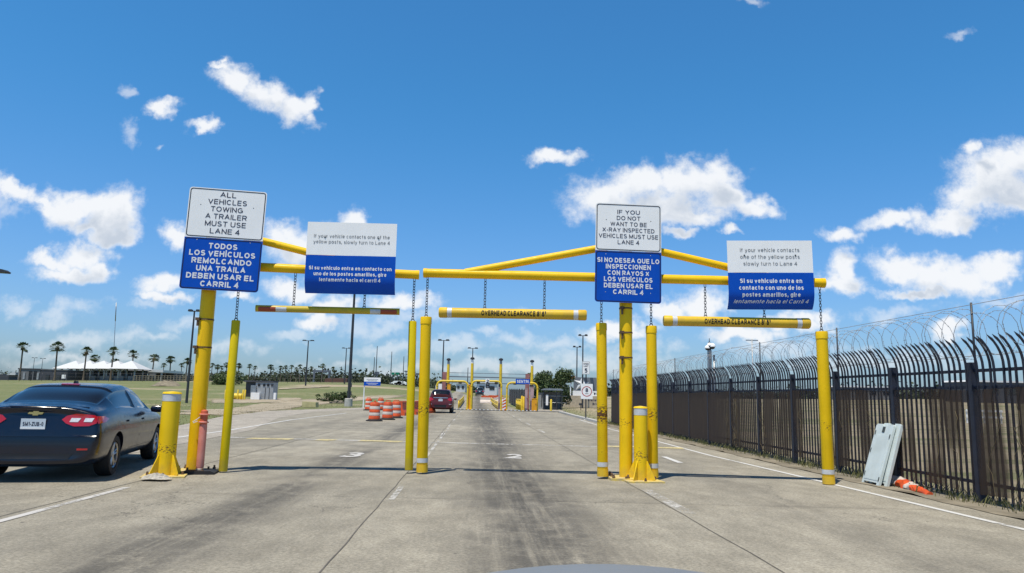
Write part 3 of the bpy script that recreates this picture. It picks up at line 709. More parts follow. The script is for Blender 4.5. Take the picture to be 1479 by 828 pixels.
def hang_post(px_t, py_t, px_b, py_b, Yf, zbeam, rad, m, band, label, group='yellow posts hanging on chains'):
    t0 = on_line(px_t, py_t, Yf); bx = on_line(px_b, py_b, Yf)
    x, y = bx.x, bx.y; zb_ = max(0.012, bx.z if bx.z > 0.012 else 0.02)
    t = empty('hanging_post', (x, y, zb_), 0, label, 'hanging post', group); h = t0.z - zb_
    t.rotation_euler = (0, math.atan2(t0.x - bx.x, h) , 0)
    cap = 0.09 if band else 0.0
    b = MB()
    if band: b.lathe([(rad * .93, 0), (rad, .02), (rad, h - .07)], 28)
    else: b.lathe([(rad * .95, 0), (rad, .015), (rad, h - .015), (rad * .9, h)], 24)
    b.build('post_tube', m, t)
    if band:
        MB().lathe([(rad * 1.07, h - .125), (rad * 1.07, h - .02), (rad * 1.0, h), (rad * .2, h + .004)], 28).build('top_cap', m, t)
        MB().lathe([(rad * 1.055, -.012), (rad * 1.055, .11)], 28).build('bottom_cap', m, t)
        MB().lathe([(rad + .004, .15), (rad + .004, .225)], 28, closed=False).build('reflective_band', M_reflect, t)
    MB().tube([(-.03, 0, h), (-.02, 0, h + .03), (0, 0, h + .045), (.02, 0, h + .03), (.03, 0, h)], .008, 6).build('eye_bolt', M_chain, t)
    L = zbeam - 0.075 - (zb_ + h) - 0.035
    c = chain_mesh(L).build('chain', M_chain, t, (0, 0, h + .035)); c.rotation_euler = (0, -t.rotation_euler.y, 0)
    return t
hang_post(341, 463, 322, 682, YL, zLb, 0.070, M_lime, False, 'slim lime yellow hanging post to the right of the pink marker tube')
hang_post(596, 464, 590.5, 679, YL, zLb, 0.070, M_lime, False, 'slim lime yellow hanging post close beside a thicker golden post')
hang_post(615.5, 458, 609.5, 681, YR, a0.z, 0.094, M_goldmid, True, 'thick golden hanging post beside a slim lime post, lightly chipped halfway up')
hang_post(868.5, 467, 870.5, 687, YR, zRb, 0.090, M_goldworn, True, 'golden hanging post with a rusty scraped ring, left of the tall frame pole')
hang_post(940.5, 471, 943, 689, YR, zRb, 0.090, M_goldmid, True, 'golden hanging post partly hidden behind the bollard, right of the tall frame pole')
hang_post(1186.5, 479, 1197, 698, YR, a1.z, 0.096, M_gold, True, 'golden hanging post nearest the dark fence at the right end of the beam')

def hang_bar(pa, pb, Yf, zA, zB, rad, label, kind, chains):
    a, b_ = on_line(*pa, Yf), on_line(*pb, Yf); c = (a + b_) / 2; L = (b_ - a).length
    ang = math.atan2(b_.y - a.y, b_.x - a.x)
    t = empty('clearance_bar', c, ang, label, 'clearance bar', 'yellow clearance bars hanging over the lanes')
    t.rotation_euler = (0, -math.asin((b_.z - a.z) / L), ang)
    MB().lathe([(rad, -L / 2 + .01), (rad, L / 2 - .01)], 28, axis='X').build('bar_tube', M_lime if kind == 'slim' else M_gold, t)
    if kind == 'slim':
        for s in (-1, 1):
            def arc(x0, x1, nm, m):
                q = MB(); vs = []; k = 6
                for x in (x0, x1):
                    for i in range(k + 1):
                        a_ = R(-58 + 84 * i / k); vs.append((x, -(rad + .002) * math.cos(a_), (rad + .002) * math.sin(a_) * 1.0))
                q.add(vs, [(i, i + 1, i + k + 2, i + k + 1) for i in range(k)], 0, True); q.build(nm, m, t)
            xs = sorted((s * (L / 2 - .06), s * (L / 2 - .34))); arc(*xs, 'red_reflector', M_redtape)
            xs = sorted((s * (L / 2 - .345), s * (L / 2 - .52))); arc(*xs, 'white_reflector', M_reflect)
    else:
        for s in (-1, 1):
            prof = [(rad * .9, s * (L / 2 + .015)), (rad * 1.07, s * (L / 2 - .005)), (rad * 1.07, s * (L / 2 - .12))]
            MB().lathe(prof, 28, axis='X').build('end_cap', M_gold, t)
            xs = sorted((s * (L / 2 - .135), s * (L / 2 - .215)))
            MB().lathe([(rad + .003, xs[0]), (rad + .003, xs[1])], 28, axis='X', closed=False).build('reflective_band', M_reflect, t)
        cap = .098
        def flat(x, z):
            a_ = z / rad - .02; return (x, -(rad + .003) * math.cos(a_), (rad + .003) * math.sin(a_))
        lettering([("OVERHEAD CLEARANCE 8' 6\"", kind, -cap / 2, cap, 1.13, True, 0)], M_stencil, t, 'lettering', flat)
    for (px, py) in chains:
        w = on_line(px, py, Yf); lx = ((w.x - c.x)) / max(.2, math.cos(ang)); f = (w.x - a.x) / (b_.x - a.x)
        beamz = zA + (zB - zA) * 1.0 * max(0, min(1, f)) - .078; z0 = a.z + (b_.z - a.z) * f + rad
        MB().tube([(lx - .025, 0, rad - .005), (lx - .02, 0, rad + .02), (lx, 0, rad + .03), (lx + .02, 0, rad + .02), (lx + .025, 0, rad - .005)], .007, 6).build('eye_bolt', M_chain, t)
        q = chain_mesh(beamz - z0 - .02).build('chain', M_chain, t, (lx, 0, rad + .02)); q.rotation_euler = (0, -t.rotation_euler.y, 0)
    return t
def mat_stencil():
    m = mat('stencil_black', (0.016, 0.010, 0.006), 0.6); t = m.node_tree; n = N(t); b = t.nodes['Principled BSDF']
    P = n.node('ShaderNodeTexCoord').outputs['Object']
    n.put(b.inputs['Alpha'], n.rng(n.noise(P, 16, 5, .7), .30, .38)); return m
M_stencil = mat_stencil()
hang_bar((368.5, 445.5), (578, 450.5), YL, zLb, zLb, 0.058, 'slim yellow clearance bar with red and white reflectors hanging from the left frame', 'slim', [(424, 442), (526, 446)])
zr = lambda px: a0.z + (a1.z - a0.z) * (px - 613) / 577
hang_bar((635.5, 451.5), (846, 455.5), YR, zr(635), zr(846), 0.088, 'thick yellow OVERHEAD CLEARANCE bar over the middle lane, lettering worn and scraped', 0.02, [(700, 446), (786, 448)])
hang_bar((959.5, 463.5), (1168, 467.5), YR, zr(960), zr(1168), 0.088, 'thick yellow OVERHEAD CLEARANCE bar near the fence with clear black lettering', 0.0, [(1019, 457), (1104, 459)])

# ------------------------------------------------------------------ the four blue and white signs
def sign_root(px, py, Y, yaw, label, roll=0.0):
    t = empty('lane_sign', V(px, py, Y), R(yaw), label, 'sign', None); t.rotation_euler = (0, R(roll), R(yaw)); return t
def tall_sign(px, py, Y, yaw, w, h, split, top, bottom, label, roll, mh, capU, capL, pitchU, pitchL):
    t = sign_root(px, py, Y, yaw, label, roll)
    def half(z0, z1, up, nm, m):
        P = rrect(w, h, .05)
        poly = [q for q in P if (q[1] > z0 if up else q[1] < z1)]
        if up: poly += [(-w / 2, z0), (w / 2, z0)]; poly.sort(key=lambda q: math.atan2(q[1] - (z0 + z1) / 2, q[0]))
        else: poly += [(-w / 2, z1), (w / 2, z1)]; poly.sort(key=lambda q: math.atan2(q[1] - (z0 + z1) / 2, q[0]))
        MB().prism(poly, -.004, .0).build(nm, m, t)
    zs = -h / 2 + h * split
    half(zs + .003, h / 2, True, 'white_panel', M_white); half(-h / 2, zs - .003, False, 'blue_panel', M_signblue)
    # black rim line round each panel
    def rim(z0, z1, nm, inset, col):
        a = rrect(w - 2 * inset, z1 - z0 - 2 * inset, .045); wd = .014; c_ = rrect(w - 2 * inset - 2 * wd, z1 - z0 - 2 * inset - 2 * wd, .032); k = len(a); zc = (z0 + z1) / 2
        MB().add([(p[0], -.0065, p[1] + zc) for p in a] + [(p[0], -.0065, p[1] + zc) for p in c_], [(i, (i + 1) % k, (i + 1) % k + k, i + k) for i in range(k)]).build(nm, col, t)
    rim(zs, h / 2, 'border', .016, M_frameblack); rim(-h / 2, zs, 'border', .012, M_frameblack)
    lettering([(s, 0.0, mh[0] - i * pitchU, capU, wd, False, 0) for i, (s, wd) in enumerate(top)], M_ink, t, 'english_lettering', lambda x, z: (x, -.007, z))
    lettering([(s, 0.0, mh[1] - i * pitchL, capL, wd, True, 0) for i, (s, wd) in enumerate(bottom)], M_letterwhite, t, 'spanish_lettering', lambda x, z: (x, -.007, z))
    for (bx, bz) in ((-.34, .33), (.34, .33), (-.34, -.02), (.34, -.02), (-.34, -.40), (.34, -.40)):
        MB().lathe([(.013, 0), (.013, .006), (.006, .011)], 8, (bx * w, -.005, bz * h), axis='Y').build('rivet', M_steel if bz < 0 else M_slot, t).scale = (1, -1, 1)
    for z in (h * .3, -h * .3): MB().box((0, .03, z), (w * .6, .05, .05)).build('bracket', M_steel, t)
    return t
Ys = pL.y - 0.20
s_ = Ys / F
tall_sign(323.5, 346, Ys, 8.5, 109 * s_ / math.cos(R(8.5)), 152 * s_, 0.505,
          [('ALL', .26), ('VEHICLES', .63), ('TOWING', .52), ('A TRAILER', .67), ('MUST USE', .66), ('LANE 4', .48)],
          [('TODOS', .46), ('LOS VEHÍCULOS', 1.06), ('REMOLCANDO', .96), ('UNA TRAILA', .79), ('DEBEN USAR EL', 1.08), ('CARRIL 4', .61)],
          'tall white and blue sign for vehicles towing a trailer, on the left pole', 1.0,
          (.725, -.170), .088, .095, .127, .129)
Ys = pR.y - 0.20; s_ = Ys / F
tall_sign(907.5, 365.5, Ys, 3.0, 98 * s_, 148 * s_, 0.515,
          [('IF YOU', .40), ('DO NOT', .42), ('WANT TO BE', .64), ('X-RAY INSPECTED', .92), ('VEHICLES MUST USE', 1.05), ('LANE 4', .38)],
          [('SI NO DESEA QUE LO', 1.09), ('INSPECCIONEN', .79), ('CON RAYOS X', .73), ('LOS VEHÍCULOS', .85), ('DEBEN USAR EL', .85), ('CARRIL 4', .53)],
          'tall white and blue X-RAY INSPECTED sign on the middle pole', 0.4,
          (.690, -.180), .074, .084, .108, .111)

def curled_sign(px, py, Y, yaw, w, h, split, curl, eng, spa, label, roll):
    t = sign_root(px, py, Y, yaw, label, roll)
    zc, Rr = -h / 2 + h * curl, .42                    # below zc the sheet curls backwards
    def flat(x, z, o=0.0):
        if z >= zc: return (x, -o, z)
        a = min((zc - z) / Rr, 1.5); return (x, Rr - (Rr + o) * math.cos(a), zc - (Rr + o) * math.sin(a))
    def sheet(z0, z1, nm, m):
        n = 14; b = MB(); vs = []
        for o in (0, -.004):
            for i in range(n + 1):
                z = z0 + (z1 - z0) * i / n
                for x in (-w / 2, -w / 2 + .02, w / 2 - .02, w / 2): vs.append(flat(x, z, o))
        k = 4 * (n + 1); fs = []
        for i in range(n):
            for j in range(3):
                q = i * 4 + j; fs += [(q, q + 1, q + 5, q + 4), (q + k, q + k + 4, q + k + 5, q + k + 1)]
            for j in (0, 3): q = i * 4 + j; fs.append((q, q + 4, q + k + 4, q + k))
        for j in range(3): fs += [(j, j + k, j + k + 1, j + 1), (n * 4 + j, n * 4 + j + 1, n * 4 + j + k + 1, n * 4 + j + k)]
        b.add(vs, fs, 0, True); b.build(nm, m, t)
    zs = -h / 2 + h * split
    sheet(zs + .002, h / 2, 'white_panel', M_white); sheet(-h / 2 - .10, zs - .002, 'blue_panel', M_signblue)
    lettering(eng, M_inkgrey, t, 'english_lettering', lambda x, z: flat(x, z, .003))
    lettering(spa, M_letterwhite, t, 'spanish_lettering', lambda x, z: flat(x, z, .003))
    for sx in (-.3, .3): MB().lathe([(.014, 0), (.014, .006), (.006, .012)], 8, (sx * w, -.001, .27 * h), axis='Y').build('rivet', M_slot, t).scale = (1, -1, 1)
    MB().box((0, .045, -h * .1), (w * .7, .08, .05)).build('bracket', M_steel, t)
    return t
Y2 = on_line(443, 390, YL).y - .16; s_ = Y2 / F
curled_sign(507, 369.5, Y2, 2.0, 131 * s_, 99 * s_, .50, .18,
   [('If your vehicle contacts one of the', 0, .305, .062, 1.30, False, 0), ('yellow posts, slowly turn to Lane 4', 0, .205, .062, 1.31, False, 0)],
   [('Si su vehículo entra en contacto con', 0, -.255, .064, 1.41, True, 0), ('uno de los postes amarillos, gire', 0, -.355, .064, 1.24, True, 0), ('lentamente hacia el carril 4', 0, -.455, .062, 1.04, True, 0)],
   'wide white and blue sign with two grey English lines, on the left frame', -.3)
Y2 = on_line(1175, 400, YR).y - .17; s_ = Y2 / F
curled_sign(1113, 394, Y2, -2.0, 124 * s_, 96 * s_, .50, .22,
   [('If your vehicle contacts', 0, .365, .068, 1.02, False, 0), ('one of the yellow posts', 0, .245, .068, 1.02, False, 0), ('slowly turn to Lane 4', 0, .125, .068, .92, False, 0)],
   [('Si su vehículo entra en', 0, -.18, .075, 1.06, True, 0), ('contacto con uno de los', 0, -.30, .075, 1.10, True, 0), ('postes amarillos, gire', 0, -.42, .075, .99, True, 0), ('lentamente hacia el Carril 4', 0, -.535, .07, 1.28, False, .3)],
   'wide white and blue sign with three grey English lines, nearest the dark fence', -.9)

# ------------------------------------------------------------------ bollards, pink tube
def bollard(p, rad, h, yaw, label, tilt=0.0):
    t = empty('bollard', p, R(yaw), label, 'bollard', 'yellow bollards with gusset plates')
    MB().lathe([(rad, .02), (rad, h - .14)], 28).build('post', M_boll, t)
    MB().lathe([(rad + .002, h - .14), (rad + .002, h - .03)], 28, closed=False).build('reflective_band', M_reflect, t)
    MB().lathe([(rad, h - .142), (rad, h - .03), (rad + .008, h - .025), (rad * .96, h), (.01, h + .012)], 28).build('cap', M_boll, t)
    MB().box((0, 0, .012), (.62, .62, .024)).build('base_plate', M_platewear, t)
    for k in range(4):
        g = MB().prism([(rad - .01, .025), (rad + .15, .025), (rad + .15, .05), (rad + .01, .33), (rad - .01, .33)], -.008, .008).build('gusset', M_boll, t)
        g.rotation_euler = (0, 0, R(90 * k + 45))
        MB().lathe([(.022, .024), (.022, .045), (.012, .075)], 6, (.25 * math.cos(R(90 * k)), .25 * math.sin(R(90 * k)), 0)).build('bolt', M_rust, t)
    return t
bL = G(238, 688); bollard(bL, 0.135, 1.29, 18, 'yellow bollard with a grey top band between the dark sedan and the pink tube')
bR = G(925.5, 695); bollard(bR, 0.112, 1.22, 8, 'yellow bollard standing before the tall frame pole in the middle')
def rag(p, s, label):
    rnd = random.Random(3); b = MB(); n = 12; vs = []
    for i in range(n):
        for j in range(n):
            x, y = (i / (n - 1) - .5), (j / (n - 1) - .5); r = math.hypot(x, y)
            vs.append((x * s[0] * (1 + .2 * rnd.random()), y * s[1] * (1 + .2 * rnd.random()), max(0.004, .085 * (1 - (r * 1.9) ** 2) * (0.35 + .9 * rnd.random()))))
    b.add(vs, [(i * n + j, (i + 1) * n + j, (i + 1) * n + j + 1, i * n + j + 1) for i in range(n - 1) for j in range(n - 1)], 0, False)
    return tag(b.build('rag', M_cloth, None, p), label, 'rag')
q = G(226, 694); rag((q.x, q.y - .02, .026), (.36, .24), 'crumpled pale rag lying on the base of the bollard beside the dark sedan')
q = G(288, 684); t = empty('marker_tube', q, R(12), 'faded pink marker tube on a black rubber base before the left pole', 'delineator')
MB().lathe([(.052, .05), (.060, .12), (.060, .76), (.056, .78)], 20).build('tube', M_pink, t)
MB().lathe([(.057, .781), (.057, .97), (.050, 1.0), (.02, 1.015)], 20).build('top_tube', M_pinktop, t)
for z in (.80, .925): MB().lathe([(.066, z), (.080, z + .008), (.080, z + .018), (.066, z + .026)], 20).build('collar', M_pink, t)
MB().lathe([(.05, .03), (.062, .03), (.062, .075), (.05, .085)], 20).build('foot_ring', M_orangew, t)
rb = MB(); rb.prism([(-.26, 0.002), (.26, 0.002), (.26, .03), (.19, .058), (-.19, .058), (-.26, .03)], -.2, .2); rb.build('rubber_base', M_rubber, t)
MB().tube([(-.058, -.02, .90), (-.10, -.03, .86), (-.16, -.03, .82), (-.155, -.03, .80), (-.09, -.03, .83)], .006, 5).build('zip_tie', M_letterwhite, t)

# ------------------------------------------------------------------ fence with curved pickets, screen and razor wire
def build_fence():
    t = empty('perimeter_fence', (fenceX(10.6), 10.6, 0), 0, 'long dark steel fence with curved picket tops, brown mesh and razor wire', 'fence'); o = t.location
    zr0, zr1, zr2 = .28, 1.62, 1.86; step = 2.02; y_first, nb = 10.6 - 3 * step, 17
    pos = [(fenceX(y_first + i * step), y_first + i * step) for i in range(nb + 1)]
    for (x, y) in pos:
        MB().box((x - o.x, y - o.y, 0.99), (.085, .085, 1.98)).build('fence_post', M_fence, t)
    for z in (zr0, zr1, zr2):
        b = MB(); (x0, y0), (x1, y1) = pos[0], pos[-1]
        d = math.atan2(y1 - y0, x1 - x0)
        b.box(((x0 + x1) / 2 - o.x + .02, (y0 + y1) / 2 - o.y, z), (math.hypot(x1 - x0, y1 - y0), .035, .045), Matrix.Rotation(d, 3, 'Z')); b.build('rail', M_fence, t)
    rnd = random.Random(5)
    for (x0, y0), (x1, y1) in zip(pos, pos[1:]):
        b = MB(); n = 16
        for i in range(1, n):
            f = i / n; x, y = x0 + (x1 - x0) * f - o.x, y0 + (y1 - y0) * f - o.y
            s = .0125; ztop = 1.90; path = [(0, .08), (0, ztop)]
            for k in range(1, 8):
                a = R(7.2 * k); path.append((-.56 * (1 - math.cos(a)), ztop + .56 * math.sin(a)))
            ln = rnd.gauss(0, .006) if rnd.random() > .06 else rnd.uniform(-.03, .03)
            vs, fs = [], []
            for j, (dx, z) in enumerate(path):
                w = s * 1.25 if j == len(path) - 2 else (s if j < len(path) - 1 else .002)
                for (u, v) in ((-1, -1), (1, -1), (1, 1), (-1, 1)): vs.append((x + dx + u * w, y + v * w + ln * z, z))
            for j in range(len(path) - 1):
                for k in range(4): fs.append((j * 4 + k, j * 4 + (k + 1) % 4, j * 4 + 4 + (k + 1) % 4, j * 4 + 4 + k))
            b.add(vs, fs)
        b.build('picket_panel', M_fence, t)
    b = MB(); vs = []                                  # the mesh screen tied behind the pickets, slightly wavy
    m = 120; (x0, y0), (x1, y1) = pos[0], pos[-1]
    for i in range(m + 1):
        f = i / m
        for z in (.14, .6, 1.1, 1.60): vs.append((x0 + (x1 - x0) * f - o.x - .032 + .008 * math.sin(i * 1.9 + z * 4), y0 + (y1 - y0) * f - o.y, z + .02 * math.sin(i * .8)))
    b.add(vs, [(i * 4 + k, i * 4 + k + 1, i * 4 + k + 5, i * 4 + k + 4) for i in range(m) for k in range(3)], 0, True); sc = b.build('mesh_screen', M_screen, t, fix=False)
    for i in range(1, nb + 1, 2):
        x, y = pos[i]; MB().tube([(x - o.x + .06, y - o.y, 1.6), (x - o.x + .06, y - o.y, 2.86)], .016, 8).build('wire_post', M_lamp, t)
    wb = MB(); L = math.hypot(x1 - x0, y1 - y0); d = Vector((x1 - x0, y1 - y0, 0)) / L; side = Vector((d.y, -d.x, 0))
    st = Vector((x0 - o.x + .12, y0 - o.y, 2.43)); turns = int(L / .27); pts = []
    for k in range(turns * 14 + 1):
        a = 2 * math.pi * k / 14; w1, w2 = math.sin(a * .173) + math.sin(a * .071 + 1), math.sin(a * .119 + 2) + math.sin(a * .31); pts.append(st + d * (L * k / (turns * 14) + .09 * math.sin(a * .5) + .07 * w2) + side * ((.35 + .035 * w1) * math.cos(a)) + Vector((0, 0, (.35 + .03 * w2) * math.sin(a) + .025 * w1)))
    wb.tube(pts, .0038, 4, False); wb.build('razor_coil', M_wire, t, fix=False)
    bb = MB()
    for k in range(0, len(pts) - 1):                   # the barbs
        for f in (.2, .6):
            p = pts[k].lerp(pts[k + 1], f); q = (pts[k + 1] - pts[k]).normalized(); w = q.cross(Vector((rnd.uniform(-1, 1), rnd.uniform(-1, 1), rnd.uniform(-1, 1)))).normalized() * .014
            bb.add([p + q * .008, p + w, p - q * .008, p - w], [(0, 1, 2, 3)])
    bb.build('razor_barb', M_wire, t, fix=False)['kind'] = 'stuff'
    for (dz, dx) in ((2.83, .06), (2.08, .08)):
        MB().tube([(x0 - o.x + dx, y0 - o.y, dz), (x1 - o.x + dx, y1 - o.y, dz)], .005, 5).build('tension_wire', M_wire, t)
    return t
M_wire = mat('razor_wire_steel', (0.40, 0.42, 0.45), 0.55, 0.3, var=0.3, vscale=8)
build_fence()

# weeds along the foot of the fence and grass by the kerb and the field edge
def blades(name, spots, m, hmin, hmax, w, lean=.5):
    b = MB(); rnd = random.Random(11)
    for (x, y, z) in spots:
        a = rnd.uniform(0, 6.28); h = rnd.uniform(hmin, hmax); dx, dy = math.cos(a), math.sin(a); l = rnd.uniform(.1, lean) * h; ww = w * rnd.uniform(.6, 1.4)
        c, s = math.cos(a + 1.4) * ww, math.sin(a + 1.4) * ww
        b.add([(x - c, y - s, z), (x + c, y + s, z), (x + dx * l * .4 + c * .6, y + dy * l * .4 + s * .6, z + h * .6), (x + dx * l, y + dy * l, z + h)], [(0, 1, 2), (0, 2, 3)])
    o = b.build(name, m, fix=False); o['kind'] = 'stuff'; return o
rnd = random.Random(2); sp = []
clump = [(fenceX(y) + rnd.uniform(-.16, .35), y) for y in [rnd.uniform(5, 40) for _ in range(170)]]
for (x, y) in clump:
    for _ in range(rnd.randint(8, 34)): sp.append((x + rnd.gauss(0, .09), y + rnd.gauss(0, .16), 0.0))
for _ in range(2600):
    y = rnd.uniform(5, 40); sp.append((fenceX(y) + rnd.uniform(-.3, .4), y, 0))
blades('weeds', sp, M_weed, .03, .17, .006, .9)
sp = []
for _ in range(9000):
    y = 12 + 70 * rnd.random() ** 1.2; x = lerp_tab(LEFT, y) - .03 - rnd.random() ** 1.7 * 26; sp.append((x, y, tz(x, y) - .04))
for _ in range(4000):
    y = rnd.uniform(38, 100); x = 4.9 + rnd.random() ** 1.3 * 12; sp.append((x, y, tz(x, y) - .03))
blades('grass', sp, M_grasst, .02, .075, .02, 1.6)
# dry vines caught on the fence
sp = []
vb = MB()
for i in range(26):
    y = rnd.choice([11.3, 12.6, 9.9, 16.0, 20.3, 20.6, 14.2, 18.1]) + rnd.uniform(-.6, .6); x = fenceX(y) - .03; z = .1; pts = []
    for k in range(9): pts.append((x + rnd.uniform(-.05, .02), y, z)); z += rnd.uniform(.06, .22); y += rnd.uniform(-.1, .1)
    vb.tube(pts, .004, 4, False)
tag(vb.build('vine', M_skirt, fix=False), kind='stuff')

# ------------------------------------------------------------------ leaning white panels and the fallen orange cone tube
def leaning_panel(name, x0, w, Hh, th, base_p, dirv, lean, label, slots):
    t = empty(name, base_p, 0, label, 'barricade panel'); dv = Vector(dirv).normalized(); nn = Vector((dv.y, -dv.x, 0))
    t.rotation_euler = (R(lean), 0, math.atan2(dv.y, dv.x))
    b = MB(); b.prism([(-w / 2, .0), (-w / 2 + .06, 0), (-w / 2 + .06, .04), (w / 2 - .08, .04), (w / 2 - .08, 0), (w / 2, 0), (w / 2, Hh - .02), (w / 2 - .04, Hh), (.09, Hh), (.085, Hh - .03), (-.06, Hh - .03), (-.07, Hh), (-w / 2 + .04, Hh), (-w / 2, Hh - .03)], -th / 2, th / 2)
    b.build('panel', M_plastic, t)
    MB().prism([(-w / 2 + .05, .08), (w / 2 - .05, .08), (w / 2 - .05, Hh - .2), (-w / 2 + .05, Hh - .2)], -th / 2 - .006, -th / 2 + .001).build('face_board', M_plastic, t)
    if slots:
        MB().box((.0, -th / 2 - .001, Hh - .10), (.075, .012, .10)).build('handle_slot', M_slot, t)
        for (sx, sz) in ((-.86, .16), (-.86, .55), (-.86, .85), (.86, .1), (.86, .80)):
            MB().box((sx * w / 2, -th / 2 - .008, sz * Hh), (.016, .006, .075)).build('clip', M_slot, t)
    return t
q = Vector((fenceX(12.75) - .42, 12.72, 0)); 
leaning_panel('barricade_panel', 0, .54, 1.06, .04, q, (.045, -1, 0), -18, 'pale plastic panel with clips and a handle slot leaning in front on the fence', True)
leaning_panel('barricade_panel', 0, .54, 1.07, .045, q + Vector((.085, -.10, 0)), (.045, -1, 0), -17, 'pale plastic panel mostly hidden behind another panel, its edge showing', False)
gC, gD = G(1281, 697), G(1345, 716)
t = empty('traffic_cone', gC + Vector((0, 0, .10)), 0, 'crushed orange traffic cone with two white bands lying by the fence', 'cone')
dd = gD - gC; t.rotation_euler = (0, R(2.5), math.atan2(dd.y, dd.x)); Lc = dd.length
def crushed(x0, x1, r0, r1, m, nm):
    b = MB(); vs = []; k = 16; n = 8
    for i in range(n + 1):
        f = i / n; x = x0 + (x1 - x0) * f; r = r0 + (r1 - r0) * f
        for j in range(k):
            a = 2 * math.pi * j / k; rr = r * (1 + .13 * math.sin(3 * a + x * 17) + .07 * math.sin(5 * a - x * 31)); z = rr * math.sin(a) * .8
            vs.append((x, rr * math.cos(a) * 1.1, max(z - .0, -.095 + .0) - .02))
    b.add(vs, [(i * k + j, i * k + (j + 1) % k, (i + 1) * k + (j + 1) % k, (i + 1) * k + j) for i in range(n) for j in range(k)], 0, True)
    b.add(vs[:k], [tuple(range(k))]); b.add(vs[-k:], [tuple(range(k))]); return b.build(nm, m, t)
crushed(-.02, Lc * .28, .15, .125, M_orange, 'cone_base'); crushed(Lc * .28, Lc * .40, .127, .112, M_orangew, 'white_band'); crushed(Lc * .40, Lc * .56, .110, .095, M_orange, 'cone_middle')
crushed(Lc * .56, Lc * .66, .097, .085, M_orangew, 'white_band'); crushed(Lc * .66, Lc * .98, .083, .05, M_orange, 'cone_tip')

# ------------------------------------------------------------------ vehicles
def loft_body(st, archs, mats, glass, sub=2):
    """st: stations rear to front (y, w, zb, zw, zs, gw, gz, rx, rz, yo); glass(i, k) -> material index of a cell; returns the finished bmesh object"""
    b = MB(); nst = len(st); ring = []
    for (y, w, zb, zw, zs, gw, gz, rx, rz, yo) in st:
        h = [(0, zb), (.72 * w, zb), (.93 * w, zb + .06), (w, zw), (.985 * w, (zw + zs) / 2 + .04), (.95 * w, zs), (gw, gz), (rx, rz - .05), (rx * .72, rz - .008), (0, rz)]
        r = [(x, y + yo * min(1, max(0, (z - .68) / .35)), z) for x, z in h] + [(-x, y + yo * min(1, max(0, (z - .68) / .35)), z) for x, z in h[-2:0:-1]]
        ring.append(r)
    n = len(ring[0]); b.v = [p for r in ring for p in r]
    for i in range(nst - 1):
        for k in range(n):
            q = (k + 1) % n; kk = k if k < 9 else 17 - k
            b.f.append([i * n + k, i * n + q, (i + 1) * n + q, (i + 1) * n + k]); b.mi.append(glass(i, kk)); b.sm.append(True)
    for base_i, rev in ((0, True), ((nst - 1) * n, False)):
        for k in range(9):
            f = [base_i + k, base_i + k + 1, base_i + (n - k - 1) % n, base_i + (n - k) % n]
            f = list(dict.fromkeys(f)); b.f.append(f[::-1] if rev else f); b.mi.append(0); b.sm.append(True)
    o = b.build('body', mats); md = o.modifiers.new('s', 'SUBSURF'); md.levels = md.render_levels = sub
    cut = MB()
    for (y, z, r) in archs:
        for s in (-1, 1): cut.lathe([(r, s * .62), (r, s * 1.3)], 32, (0, y, z), axis='X')
    co = cut.build('cutter', M_trim); m2 = o.modifiers.new('b', 'BOOLEAN'); m2.object = co; m2.operation = 'DIFFERENCE'; m2.solver = 'EXACT'
    me = bpy.data.meshes.new_from_object(o.evaluated_get(bpy.context.evaluated_depsgraph_get()))
    bpy.data.objects.remove(o); bpy.data.objects.remove(co)
    bm = bmesh.new(); bm.from_mesh(me); bpy.data.meshes.remove(me); return bm

def bm_part(bm, idx, name, m, parent, split_sides=False, sink=0.0):
    out = []; fs = [f for f in bm.faces if f.material_index == idx]
    groups = {}
    for f in fs: groups.setdefault((f.calc_center_median().x > 0) if split_sides else 0, []).append(f)
    for g in groups.values():
        vm, vs, fl = {}, [], []
        for f in g:
            r = []
            for v in f.verts:
                if v.index not in vm: vm[v.index] = len(vs); vs.append(v.co[:])
                r.append(vm[v.index])
            fl.append(r)
        me = bpy.data.meshes.new(name); me.from_pydata(vs, [], fl); me.materials.append(m)
        me.polygons.foreach_set('use_smooth', [True] * len(fl))
        q = bmesh.new(); q.from_mesh(me)
        if sink:                                       # glass sits a little behind the surrounding sheet metal
            q.normal_update(); mv = [(v, v.normal.copy()) for v in q.verts if not v.is_boundary]
            for v, nn in mv: v.co -= nn * sink
        for e in q.edges:
            if len(e.link_faces) == 2 and e.calc_face_angle(0) > R(38): e.smooth = False
        q.to_mesh(me); q.free()
        ob = bpy.data.objects.new(name, me); COL.objects.link(ob); ob.parent = parent; out.append(ob)
    return out

